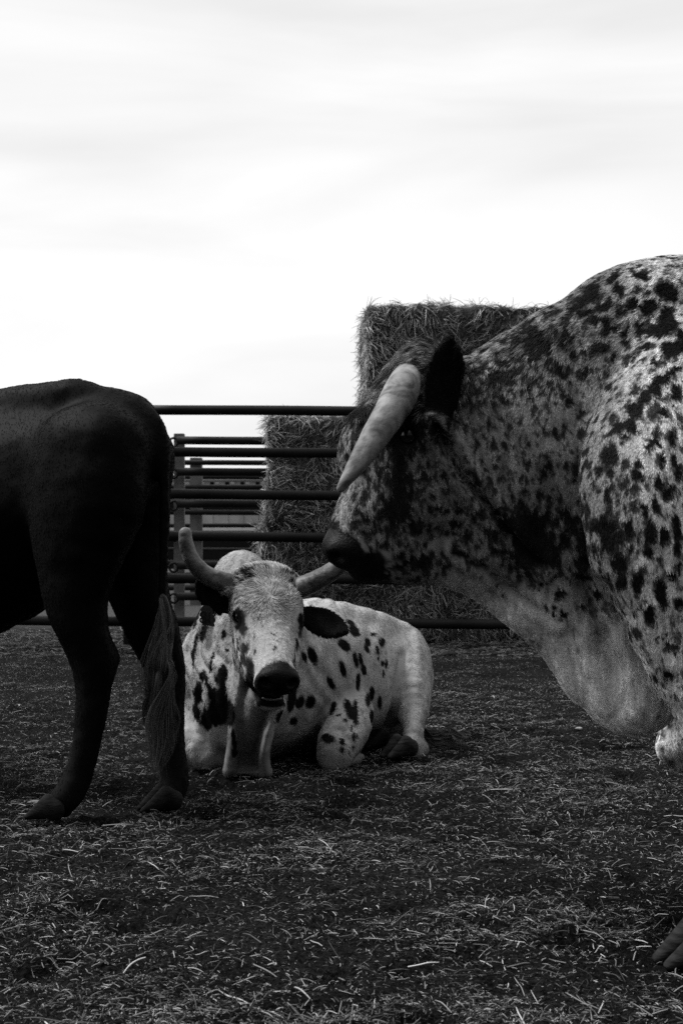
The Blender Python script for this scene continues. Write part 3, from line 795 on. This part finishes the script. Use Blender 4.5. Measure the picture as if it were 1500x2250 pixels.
make_fur('short_coat', V1, Q1, 250000, flow1, len1, lambda p: .0008 + .00025 * headnear1(p), shade1, M['fur'], bull1, lambda p: .20 + .12 * headnear1(p), lambda p: .25 + .5 * headnear1(p), wf1, .14, tone=.30)
for sg in (-1, 1):
    eyeball(X1(.162, sg * .110 * .93, -.066), .0245, bull1)
# horns
horn('horn', [list(P(516, 1283, 5.27)) + [.040], list(P(488, 1278, 5.25)) + [.039], list(P(452, 1263, 5.22)) + [.035], list(P(424, 1233, 5.20)) + [.031], list(P(410, 1196, 5.19)) + [.027], list(P(407, 1172, 5.19)) + [.023]], M['horn_dark'], bull1)
horn('horn', [list(P(660, 1290, 5.27)) + [.040], list(P(690, 1278, 5.25)) + [.039], list(P(727, 1257, 5.22)) + [.035], list(P(757, 1232, 5.20)) + [.031], list(P(772, 1200, 5.19)) + [.026], list(P(776, 1168, 5.19)) + [.021]], M['horn_dark'], bull1)
# lower teeth
tl = [X1(.452 - 6.5 * y_ ** 2, y_, -.186) for y_ in np.linspace(-.036, .036, 11)]
tube('lower_teeth', tl, np.full(11, .0035), M['teeth'], bull1, 8)
hoof(P(876, 1672, 5.58) * [1, 1, 0] + [0, 0, .012], (-.8, -.6, 0), 1.0, M['hoof_dark2'], bull1)
hoof(P(824, 1652, 5.85) * [1, 1, 0] + [0, 0, .012], (-.8, -.6, 0), .9, M['hoof_dark'], bull1)
# tail switch on the ground
def tuft(name, path, w0, w1, n, mat, parent, slo, shi, rad=.0009, seg=9, wave=.012, flat=1.0):
    p = spline(path, seg); T_ = np.gradient(p, axis=0); pos = np.zeros((n, seg, 3))
    lk = RNG.integers(0, 26, n); lo_ = RNG.normal(0, .95, (26, 3)); ll = RNG.uniform(.6, 1, 26)
    off = (lo_[lk] + RNG.normal(0, .22, (n, 3))) * [1, flat, 1]; L_ = ll[lk] * RNG.uniform(.85, 1.0, n)
    for i in range(seg):
        t = i / (seg - 1); wd = w0 + (w1 - w0) * math.sin(t * 2.2)
        tt = t * L_; k_ = tt * (seg - 1); i0 = np.minimum(k_.astype(int), seg - 2); f = (k_ - i0)[:, None]
        base = p[i0] * (1 - f) + p[i0 + 1] * f
        pos[:, i] = base + off * wd + np.stack([vnoise(np.stack([off[:, 0] * 1.2, off[:, 2] + 0 * t, tt * 5], -1), 3 + j) for j in range(3)], 1) * wave * t
    r = np.full((n, seg), rad); r[:, -1] *= .3
    v = vnoise(np.stack([off[:, 0] * 1.6, off[:, 1] * 1.6, 0 * L_], -1), 8) * .5 + .5
    return strands(name, pos, r, slo + (shi - slo) * v * RNG.uniform(.5, 1, n), mat, parent)
tuft('tail_switch', [P(925, 1600, 6.0), P(948, 1625, 5.98), P(985, 1622, 5.98), P(1035, 1630, 5.95)], .006, .014, 420, M['fur'], bull1, .03, .20, .0010, wave=.03, flat=.5)
# ear tag
import bmesh
def ear_tag(c, right, down, w, h, parent, text):
    r = unit(right); d = unit(down); nf = np.cross(r, -d); nf = nf if nf[1] < 0 else -nf
    prof = [(-.22, -.62), (.22, -.62), (.5, -.38), (.5, .5), (-.5, .5), (-.5, -.38)]
    bm = bmesh.new(); f_, b_ = [], []
    for a, e in prof:
        q = c + r * a * w + d * e * h; f_.append(bm.verts.new(q + nf * .0015)); b_.append(bm.verts.new(q - nf * .0015))
    bm.faces.new(f_); bm.faces.new(b_[::-1])
    for i in range(6): bm.faces.new((f_[i], b_[i], b_[(i + 1) % 6], f_[(i + 1) % 6]))
    bmesh.ops.recalc_face_normals(bm, faces=bm.faces)
    me = bpy.data.meshes.new('ear_tag'); bm.to_mesh(me); bm.free(); me.materials.append(M['tag'])
    o = link(bpy.data.objects.new('ear_tag', me), parent)
    cu = bpy.data.curves.new('tag_number', 'FONT'); cu.body = text; cu.size = h * .95; cu.align_x = 'CENTER'; cu.align_y = 'CENTER'; cu.extrude = .0006
    cu.materials.append(M['tag_ink'])
    tmp = link(bpy.data.objects.new('tmp_text', cu)); bpy.context.view_layer.update()
    tm = bpy.data.meshes.new_from_object(tmp.evaluated_get(bpy.context.evaluated_depsgraph_get())); bpy.data.objects.remove(tmp)
    t = link(bpy.data.objects.new('tag_number', tm), o)
    from mathutils import Matrix
    mt = Matrix(((r[0], -d[0], nf[0], 0), (r[1], -d[1], nf[1], 0), (r[2], -d[2], nf[2], 0), (0, 0, 0, 1)))
    t.matrix_world = Matrix.Translation(Vector(c + nf * .0022 + d * h * .08)) @ mt
    return o
ear_tag(P(456, 1355, 5.12), (1, -.15, -.12), (.12, -.1, -1), .046, .066, bull1, '88')

# ================================================================== 2. large spotted bull on the right
B = Body()
DC = 3.32
trunkR = [(P(1490, 1110, DC), .25, .36), (P(1570, 1085, DC), .29, .40), (P(1700, 1080, DC + .04), .32, .40), (P(1950, 1090, DC + .08), .36, .41), (P(2250, 1060, DC + .12), .34, .39), (P(2600, 1020, DC + .18), .28, .35), (P(2780, 1040, DC + .2), .20, .28)]
B.chain(trunkR, .08)
B.blob(P(1465, 735, DC), (.26, .13, .18), .10, [unit((1, 0, .12)), (0, 1, 0), unit((-.12, 0, 1))])       # hump
B.blob(P(1345, 800, DC), (.20, .11, .16), .10, [unit((.75, 0, .66)), (0, 1, 0), unit((-.66, 0, .75))])
# neck
neck = [(P(1420, 1010, DC), .19, .33), (P(1330, 1000, DC), .175, .310), (P(1230, 1005, DC - .01), .165, .285), (P(1130, 1020, DC - .02), .150, .255), (P(1040, 1025, DC - .02), .135, .225)]
B.chain(neck, .07)
B.cone(P(1215, 800, DC), P(1050, 870, DC - .01), (.085, .12), (.075, .075), .07)                        # crest
# dewlap and brisket
B.chain([(P(1040, 1210, DC), .045, .085), (P(1150, 1290, DC), .050, .095), (P(1268, 1378, DC), .062, .102), (P(1342, 1478, DC), .085, .102), (P(1392, 1522, DC), .095, .096)], .07, unit((-.6, 0, .8)))
B.chain([(P(1320, 1180, DC), .11, .20), (P(1370, 1380, DC), .12, .16), (P(1400, 1480, DC), .11, .12)], .08, (-1, 0, 0))
# near shoulder and foreleg
B.chain([(P(1480, 800, 3.20), .10, .10), (P(1450, 960, 3.11), .11, .152), (P(1425, 1090, 3.06), .115, .150), (P(1455, 1240, 3.04), .115, .140), (P(1535, 1420, 3.03), .10, .130), (P(1612, 1580, 3.02), .085, .105)], .020, (-1, 0, 0))
B.chain([(P(1590, 1580, 3.03), .08, .10), (P(1650, 1740, 3.0), .062, .072), (P(1675, 1830, 2.98), .060, .062), (P(1650, 1960, 2.95), .042, .045), (P(1600, 2040, 2.92), .050, .052), (P(1545, 2085, 2.90), .05, .05)], .02, (-1, 0, 0))
# far foreleg, lifted
B.chain([(P(1470, 1380, 3.55), .10, .13), (P(1494, 1520, 3.56), .055, .062), (P(1495, 1600, 3.56), .046, .050), (P(1491, 1638, 3.56), .047, .052)], .03, (-1, 0, 0))
B.chain([(P(1490, 1640, 3.56), .052, .050), (P(1570, 1700, 3.58), .040, .040), (P(1680, 1780, 3.6), .045, .045), (P(1700, 1850, 3.6), .045, .05)], .02, (-1, 0, 0))
# hind legs
for dd, xo in ((-.17, 0), (.22, 120)):
    D0 = DC + .15 + dd
    B.chain([(P(2640 + xo, 1120, D0), .12, .22), (P(2620 + xo, 1380, D0), .10, .15), (P(2700 + xo, 1560, D0), .055, .075), (P(2690 + xo, 1780, D0), .042, .048), (P(2660 + xo, 1890, D0), .05, .05), (P(2630 + xo, 1930, D0), .05, .05)], .05, (-1, 0, 0))
# tail
B.chain([(P(2830, 830, DC + .2), .03, .03), (P(2900, 900, DC + .2), .022, .022), (P(2910, 1400, DC + .2), .016, .016)], .04)
# head
O2 = P(868, 800, 3.27)
X2, (n2_, l2_, z2_) = head(B, O2, (-.405, -.03, -.914), (-.914, -.06, .405), .955, 1.03, k=.03, jaw=1.05, poll=.72)
B.blob(X2(.195, 0, -.006), (.095, .085, .050), .03, (n2_, l2_, z2_))
B.blob(X2(.470, 0, -.128), (.045, .052, .034), .015, (n2_, l2_, z2_))
B.cone(X2(.44, 0, -.15), X2(.24, 0, -.26), (.045, .04), (.07, .06), .04)
B.cone(P(900, 1235, 3.27), P(1040, 1210, 3.30), (.055, .055), (.07, .08), .06)                                     # full forehead
B.blob(X2(.20, .055, -.215), (.125, .058, .10), .03, (n2_, l2_, z2_))                                   # near jowl
B.blob(X2(.27, .03, -.16), (.12, .06, .075), .04, (n2_, l2_, z2_))
B.cone(P(935, 900, 3.28), P(1040, 960, 3.30), (.12, .12), (.13, .17), .04)                              # back of skull into neck
e3 = ear(B, P(958, 935, 3.13), P(990, 744, 3.02), (-.15, -1, .05), .047, cup=False)
B.cone(P(958, 930, 3.14), P(965, 930, 3.24), .032, .045, .02)
e4 = ear(B, P(985, 900, 3.42), P(1040, 800, 3.55), (-.3, .9, .2), .045)
earprs2 = [(a[0], b_[0], a[1:], b_[1:], .01, np.array([-.15, -1, .05]), False) for a, b_ in list(zip(e3[:-1], e3[1:])) + list(zip(e4[:-1], e4[1:]))]
CRE = [(952, 940), (985, 985), (1010, 1040), (1060, 1095), (1110, 1160), (1160, 1215), (1200, 1245)]
CRE2 = [(1000, 1215), (1060, 1245), (1120, 1290), (1180, 1335), (1230, 1370)]
CRE3 = [(1290, 1290), (1320, 1370), (1350, 1440), (1365, 1480)]
def disp2(p, n):
    f = (p[:, 1] < 3.35)
    d = fbm(p / .11, 141, 3) * .007
    c = seg_dist(p, CRE, 3.15); d = d + f * (-.026 * np.exp(-(c / .009) ** 2) + .010 * np.exp(-((c - .024) / .014) ** 2))
    c = seg_dist(p, CRE2, 3.2); d = d + f * (-.012 * np.exp(-(c / .007) ** 2) + .005 * np.exp(-((c - .018) / .010) ** 2))
    c = seg_dist(p, CRE3, 3.15); d = d + f * (-.034 * np.exp(-(c / .02) ** 2))
    w = np.exp(-near_dark(p, 1330, 1450, 130, 130, 3.25, .3) ** 4); d = d + f * w * .006 * np.sin((p[:, 0] + .22 * p[:, 2] + .03 * vnoise(p / .1, 91)) / .012)
    w = np.exp(-near_dark(p, 1200, 1200, 130, 160, 3.2, .3) ** 4)
    c = seg_dist(p, [(1262, 760), (1280, 840), (1290, 900)], 3.1); d = d - f * .010 * np.exp(-(c / .02) ** 2)
    c = seg_dist(p, [(1100, 900), (1150, 1000), (1210, 1090), (1260, 1180)], 3.15); d = d - f * .008 * np.exp(-(c / .02) ** 2)
    d = d + w * .003 * np.sin(p[:, 0] / .010 + .6 * p[:, 2] / .012 + 2 * fbm(p / .08, 8))
    return d
V2, Q2 = B.mesh(.0075, disp2, 4); N2 = vnormals(V2, Q2)
C2 = lambda L_: [(1200 + a[0] / 4.017, 540 + a[1] / 4.017, a[2], a[3], a[4] if len(a) > 4 else 0) for a in L_]
C3 = lambda L_: [(1050 + a[0] / 3.333, 1050 + a[1] / 3.333, a[2], a[3], a[4] if len(a) > 4 else 0) for a in L_]
S2 = C2([(830,235,18,15),(1060,380,30,24),(1130,400,14,22),(900,520,20,24,35),(1080,620,20,40),(950,700,28,20),(1000,760,22,12),(620,350,15,20),(590,240,22,8,-38),(400,380,20,28,30),(330,440,26,14,-30),(240,520,26,10,-45),(750,480,14,17),(730,520,12,10),(470,490,9,12),(520,520,9,11,30),(400,640,9,15),(620,590,9,12),(510,690,11,26,10),(580,720,8,12),(690,720,8,18),(790,720,10,22),(800,650,16,8),(700,830,10,10),(850,870,16,12,-30),(310,910,6,12),(220,930,7,14),(510,890,5,12),(565,940,6,16),(740,960,5,13),(940,1000,9,12),(1040,900,15,26),(1150,870,24,22),(1180,760,12,20),
 (1100,1080,26,9,-32),(1010,1160,22,14,-35),(930,1240,22,16,-45),(850,1320,20,16,-50),(770,1430,18,20),(740,1540,15,24),(640,1560,18,16),(560,1630,22,10,-20),(660,1670,12,8),(330,1080,6,18),(530,1200,8,12),(215,1360,10,12),(1110,1280,13,22),(990,1440,13,14),(530,1830,18,28),(450,1950,9,14),(540,1990,10,14),(760,2030,15,18),(800,1920,10,10),(890,1740,10,22,10),(960,1640,8,18),(980,1700,9,8),(1120,1670,13,24,15),(1040,1870,10,22,-10),(1150,1930,11,35),(970,2060,12,15),(1060,2150,14,18),(220,2040,8,10),(50,1950,6,16,-10),(300,560,16,9,-35),(370,540,10,10),(120,1060,10,16),(170,1080,12,12),(1000,1310,4,6),(1130,1400,3,6)]) + \
 C3([(925,120,9,20),(1200,230,9,22),(1290,170,12,20),(1380,90,14,14),(900,350,24,22),(940,470,16,26),(1070,350,10,24),(1230,400,14,22),(1220,530,14,13,-30),(1010,640,20,20),(1020,740,14,20),(1370,400,15,25),(1450,340,12,28),(1160,760,11,26),(1320,830,13,36,-12),(1400,720,14,12),(1440,900,13,16),(1235,1000,8,28),(1370,1220,6,11),(1370,1450,12,15,-40),(1160,965,4,6),(470,950,5,10,-25),(530,1000,4,6),(580,870,8,14,-25),(610,980,5,14,-20),(540,930,6,12,-30),(180,860,5,4),(150,800,4,4),(440,810,6,10),(590,840,5,6),(850,860,9,12),(780,920,8,7),(1330,1160,8,4),(1440,60,12,10),(760,600,16,14),(1110,520,8,14),(1450,480,10,20),(1480,650,8,20)])
A2 = anchor(V2, N2, S2)
shoulder_prs = [q for q in B.pr if isinstance(q[0], str) and q[0] == 'c' and abs(q[1][0][0][1] - 3.20) < .02 and q[1][0][0][0] > .7]
def shade2(p):
    w = np.stack([fbm(p / .018, 160 + i, 2) for i in range(3)], 1); st = np.stack([fbm(p * [110, 60, 22], 170 + i, 2) for i in range(3)], 1)
    pw = p + w * .007 + st * [.004, 0, .009]
    d = spotfield(pw, A2, 2.5)
    dark = 1 - sstep(.82, 1.15, d)
    # masks of the hide: how dense the small spotting is
    g = lambda *a: np.exp(-near_dark(p, *a) ** 2)
    md = np.clip(.30 + g(1215, 1180, 100, 62, 3.2, .4) * .72 + g(1170, 1225, 34, 50, 3.2, .4) + g(1130, 1140, 60, 40, 3.2, .4) * .8 + g(865, 1080, 50, 115, 3.2, .35) * .95 + g(855, 930, 70, 50, 3.2, .35) * 1.2 + g(960, 1235, 95, 22, 3.2, .4) * .7
                 + g(1090, 830, 85, 40, 3.25, .4) * .7 + g(1180, 750, 70, 38, 3.25, .4) * .9 + g(1280, 690, 60, 45, 3.25, .4) * .6 + g(1010, 860, 50, 60, 3.2, .3) * .35 + g(1320, 1180, 50, 90, 3.2, .3) * .5 + g(850, 820, 90, 50, 3.3, .4) * .55 + g(790, 930, 40, 70, 3.3, .35) * .4
                 + g(1300, 1380, 30, 90, 3.25, .3) * .3, 0, 1.5)
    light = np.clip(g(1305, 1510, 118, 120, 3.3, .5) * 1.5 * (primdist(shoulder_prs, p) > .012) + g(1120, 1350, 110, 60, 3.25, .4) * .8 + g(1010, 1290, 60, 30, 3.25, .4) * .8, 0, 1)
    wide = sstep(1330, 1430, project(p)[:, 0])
    small = cells(pw * [1, 1, .8], .026, .004, .0115, 180, .85); fine = cells(pw * [1, 1, .75], .0185, .003, .0082, 185, .85)
    small = np.where(project(p)[:, 0] < 1250, fine, small)
    tiny = cells(pw * [1, 1, .7], .0135, .002, .0056, 190, .8)
    mid = cells(pw * [1, 1, .8], .062, .006, .020, 200, .9)
    off = p[:, 0] > .78
    k1 = 1 - sstep(-.0015, .0025, small - .005 * md + .012 * light)
    k2 = 1 - sstep(-.001, .0018, tiny - .003 * md + .006 * light)
    k3 = (1 - sstep(-.002, .004, mid)) * np.where(off, 1, .0)
    nn = fbm(p / .030, 210, 4) * .55 + fbm(p * [110, 70, 30], 214, 3) * .65
    k4 = sstep(-.05, .16, md * .85 - .72 + nn * 1.15) 
    dark = np.maximum.reduce([dark, k1 * .95, k2 * .88, k3, k4 * .97])
    streak = fbm(p * [120, 80, 26], 220, 3)
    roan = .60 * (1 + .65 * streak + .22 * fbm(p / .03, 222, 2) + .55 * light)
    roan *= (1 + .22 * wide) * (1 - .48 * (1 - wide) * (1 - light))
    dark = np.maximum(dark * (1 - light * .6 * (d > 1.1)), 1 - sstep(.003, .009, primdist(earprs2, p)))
    q = p - O2; a = q @ n2_ / .955; lat = q @ l2_ / .955; c = q @ z2_ / .955
    inh = (np.abs(lat) < .13) & (c > -.24) & (c < .03)
    edge = .388 + .50 * np.clip(-c, 0, 1) + .024 * vnoise(p / .014, 5) + .014 * vnoise(p / .006, 6)
    muz = sstep(-.004, .004, a - edge) * inh
    lipm = np.sqrt(((a - .475) / .045) ** 2 + ((c + .140) / .036) ** 2) ; muz = np.maximum(muz, (1 - sstep(.9, 1.1, lipm + .15 * vnoise(p / .01, 9))) * (np.abs(lat) < .12))
    dark = np.maximum(dark, muz)
    return roan * (1 - dark) + .011 * dark
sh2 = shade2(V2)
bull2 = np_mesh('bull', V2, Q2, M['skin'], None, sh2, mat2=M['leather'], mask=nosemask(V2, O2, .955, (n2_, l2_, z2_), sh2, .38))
tag(bull2, 'large speckled humped bull standing at the right with its head lowered', 'bull')
def flow2(p, n):
    pr = project(p); px, py = pr[:, 0], pr[:, 1]
    t = np.tile(np.array([.12, .05, -1.0]), (len(p), 1))
    up = sstep(950, 650, py) * (px > 1000)                      # upper neck and hump: hair slants back
    t += up[:, None] * np.array([.9, 0, .35]) * -1.0 * np.array([1, 1, -1]) * np.array([1, 0, .6])
    low = sstep(1250, 1450, py) * (px < 1430)
    t += low[:, None] * np.array([.55, 0, 0])
    hd = (px < 1000)
    a = (p - O2) @ n2_
    t[hd] = (n2_ * .7 + np.array([.55, 0, -.3]))
    top = hd & (a < .10); t[top] = np.array([-.9, -.2, -.1])
    return t
def len2(p):
    a = (p - O2) @ n2_; c = (p - O2) @ z2_
    h = (np.linalg.norm(p - X2(.03, 0, -.05), axis=1) < .16)
    pr = project(p); crest = sstep(120, 30, np.abs(pr[:, 1] - 780)) * (pr[:, 0] > 1000) * (pr[:, 0] < 1260)
    nose = (a > .40) & (np.abs(c) < .25) & (p[:, 0] < .15)
    return np.where(nose, .005, np.where(h, .030, .0095 + .007 * crest))
def wf2(c):
    x = project(c)[:, 0]
    return np.where(x > 1560, .12, 1.0) * np.where(c[:, 1] > 3.40, .45, 1.0)
make_fur('short_coat', V2, Q2, 430000, flow2, len2, .00058, shade2, M['fur'], bull2, .30, .42, wf2, .12, seed=31, tone=.30)
for sg in (-1, 1): eyeball(X2(.158, sg * .112, -.090), .021, bull2)
horn('horn', [list(P(925, 812, 3.28)) + [.046], list(P(890, 850, 3.18)) + [.043], list(P(857, 905, 3.09)) + [.0355], list(P(826, 955, 3.04)) + [.0300], list(P(793, 1008, 3.01)) + [.0225], list(P(764, 1050, 2.99)) + [.0140], list(P(748, 1073, 2.985)) + [.009]], M['horn'], bull2)
horn('horn', [list(P(880, 838, 3.36)) + [.050], list(P(868, 862, 3.42)) + [.048], list(P(850, 900, 3.50)) + [.043], list(P(836, 940, 3.56)) + [.036], list(P(822, 975, 3.60)) + [.028], list(P(815, 995, 3.62)) + [.014]], M['horn'], bull2)
hoof(P(1530, 2120, 2.86) * [1, 1, 0] + [0, 0, .004], (-1, -.25, 0), 1.12, M['hoof_dark2'], bull2)
hoof(P(1700, 1880, 3.6), (.2, 0, -1), 1.05, M['hoof'], bull2, up=(-1, 0, -.2))
for dd, xo in ((-.17, 0), (.22, 120)):
    D0 = DC + .15 + dd; c = P(2605 + xo, 1950, D0); hoof([c[0], c[1], .004], (-1, 0, 0), 1.1, M['hoof'], bull2)
tuft('tail_switch', [P(2910, 1400, DC + .2), P(2915, 1500, DC + .2), P(2910, 1650, DC + .2)], .012, .03, 300, M['fur'], bull2, .01, .1, .001)

# ================================================================== 3. black animal on the left
B = Body()
tr3 = [(P(245, 1010, 4.66), .20, .20), (P(170, 1060, 4.74), .25, .265), (P(40, 1115, 4.86), .28, .36), (P(-110, 1145, 5.0), .31, .43), (P(-330, 1140, 5.2), .31, .42), (P(-520, 1080, 5.45), .26, .36), (P(-640, 1060, 5.6), .20, .30)]
B.chain(tr3, .10)
B.chain([(P(290, 905, 4.66), .07, .05), (P(160, 868, 4.72), .09, .045), (P(20, 888, 4.9), .10, .05)], .08)      # spine
B.blob(P(160, 865, 4.66), (.05, .05, .035), .06)                                              # hook bones
B.blob(P(268, 885, 4.88), (.05, .05, .04), .06)
# left hind leg
B.chain([(P(205, 1000, 4.55), .17, .20), (P(190, 1120, 4.50), .15, .20), (P(168, 1260, 4.46), .10, .135), (P(172, 1340, 4.44), .085, .10), (P(205, 1455, 4.42), .062, .070), (P(202, 1560, 4.41), .050, .056), (P(190, 1640, 4.40), .045, .046), (P(172, 1705, 4.39), .045, .045), (P(150, 1745, 4.38), .048, .050), (P(128, 1768, 4.37), .040, .040)], .035, (-.8, .5, 0))
B.blob(P(238, 1448, 4.46), (.036, .035, .050), .03)
# right hind leg
B.chain([(P(278, 1010, 4.74), .13, .17), (P(280, 1150, 4.72), .11, .15), (P(300, 1290, 4.68), .100, .110), (P(336, 1390, 4.66), .080, .088), (P(365, 1470, 4.65), .065, .070), (P(369, 1560, 4.62), .052, .056), (P(376, 1640, 4.60), .045, .046), (P(384, 1700, 4.58), .048, .047), (P(380, 1738, 4.56), .052, .050), (P(360, 1758, 4.52), .042, .040)], .035, (-.8, .5, 0))
# tail
B.chain([(P(285, 892, 4.66), .05, .04), (P(330, 918, 4.60), .034, .034), (P(354, 965, 4.57), .030, .030), (P(362, 1040, 4.54), .025, .025), (P(361, 1180, 4.50), .022, .022), (P(357, 1320, 4.45), .018, .018)], .02)
# forequarters and head, out of the picture
B.chain([(P(-600, 1200, 5.45), .12, .2), (P(-620, 1400, 5.4), .07, .08), (P(-625, 1600, 5.4), .045, .045), (P(-640, 1660, 5.4), .05, .05)], .05)
B.chain([(P(-500, 1200, 5.75), .12, .2), (P(-520, 1400, 5.75), .07, .08), (P(-525, 1580, 5.75), .045, .045), (P(-535, 1640, 5.75), .05, .05)], .05)
B.chain([(P(-640, 1040, 5.6), .17, .26), (P(-760, 960, 5.75), .13, .19), (P(-840, 900, 5.85), .10, .14)], .07)
O3 = P(-830, 850, 5.86)
X3, (n3_, l3_, z3_) = head(B, O3, (-.70, .35, -.62), (-.50, .30, .81), .95, 1.0)
ear(B, X3(.03, .12, -.1), X3(-.02, .26, -.14), (-.6, -.6, .2), .045); ear(B, X3(.03, -.12, -.1), X3(-.02, -.26, -.14), (-.4, .6, .2), .045)
def disp3(p, n): return fbm(p / .12, 241, 3) * .008 + fbm(p / .03, 245, 2) * .0012
V3, Q3 = B.mesh(.010, disp3, 14)
def shade3(p):
    low = sstep(.55, .12, p[:, 2])
    return .0010 + .006 * low * (.6 + .4 * fbm(p / .05, 250, 3)) + .001 * np.clip(fbm(p / .2, 251, 2), 0, 1)
bull3 = np_mesh('bull', V3, Q3, M['black_hide'], None, shade3(V3))
tag(bull3, 'black animal seen from behind at the left, its tail hanging beside the lying bull', 'bull')
def flow3(p, n): return np.tile(np.array([.35, -.2, -.9]), (len(p), 1))
make_fur('short_coat', V3, Q3, 70000, flow3, .012, .0008, lambda p: shade3(p) * 1.1, M['black_hide'], bull3, .25, .2, lambda c: np.where(project(c)[:, 0] < -80, .15, 1.0), .15, seed=51)
tuft('tail_switch', [P(358, 1310, 4.44), P(366, 1380, 4.42), P(356, 1460, 4.40), P(352, 1560, 4.40), P(366, 1700, 4.42)], .005, .0115, 1500, M['fur'], bull3, .004, .20, .0006, 12, .06)
hoof(P(108, 1800, 4.36) * [1, 1, 0] + [0, 0, .004], (-1, .3, 0), .95, M['hoof_dark'], bull3)
hoof(P(352, 1785, 4.50) * [1, 1, 0] + [0, 0, .004], (-.75, -.35, 0), .95, M['hoof_dark'], bull3)
for px_, D0 in ((-655, 5.38), (-550, 5.73)):
    c = P(px_, 1600, D0); hoof([c[0], c[1], .004], (-1, .3, 0), 1.1, M['hoof_dark'], bull3)
for sg in (-1, 1): eyeball(X3(.158, sg * .110, -.090), .022, bull3)

# ------------------------------------------------------------------ small things on the ground
M['stone'] = noisy(mat_new('stone', .8, .2), .18, .34, 30, 5, .003, 60)
M['clod'] = noisy(mat_new('clod', .95, .1), .008, .022, 40, 6, .008, 60)
def lump(name, px, py, r, mat, label, cat, seed, sq=.6):
    D = CAMH * FOC / (py - HZ); c = P(px, py, D)
    import bmesh as _b
    bm = _b.new(); _b.ops.create_icosphere(bm, subdivisions=3, radius=r)
    co = np.array([v.co[:] for v in bm.verts]); d = 1 + .35 * fbm(co / r * .9 + seed, seed, 3)
    co = co * d[:, None] * [1.15, .9, sq]
    for v, q in zip(bm.verts, co): v.co = q
    me = bpy.data.meshes.new(name); bm.to_mesh(me); bm.free(); me.materials.append(mat)
    for p_ in me.polygons: p_.use_smooth = True
    o = link(bpy.data.objects.new(name, me)); o.location = (c[0], c[1], float(gheight(np.array([c[0]]), np.array([c[1]]))[0]) + r * sq * .45)
    return tag(o, label, cat)
lump('pebble', 1272, 1612, .014, M['stone'], 'small pale pebble on the dirt just left of the large bull\'s brisket', 'pebble', 3)
lump('dung_clod', 1083, 1436, .050, M['clod'], 'dark clod on the ground below the lowest rail, right of the lying bull', 'clod', 5, .45)
lump('dung_clod', 988, 1440, .060, M['clod'], 'dark clod on the ground close to the haunch of the lying bull', 'clod', 6, .4)
lump('pebble', 80, 1762, .022, M['stone'], 'flat grey chip beside the toe of the black animal\'s left hind hoof', 'pebble', 9, .25)
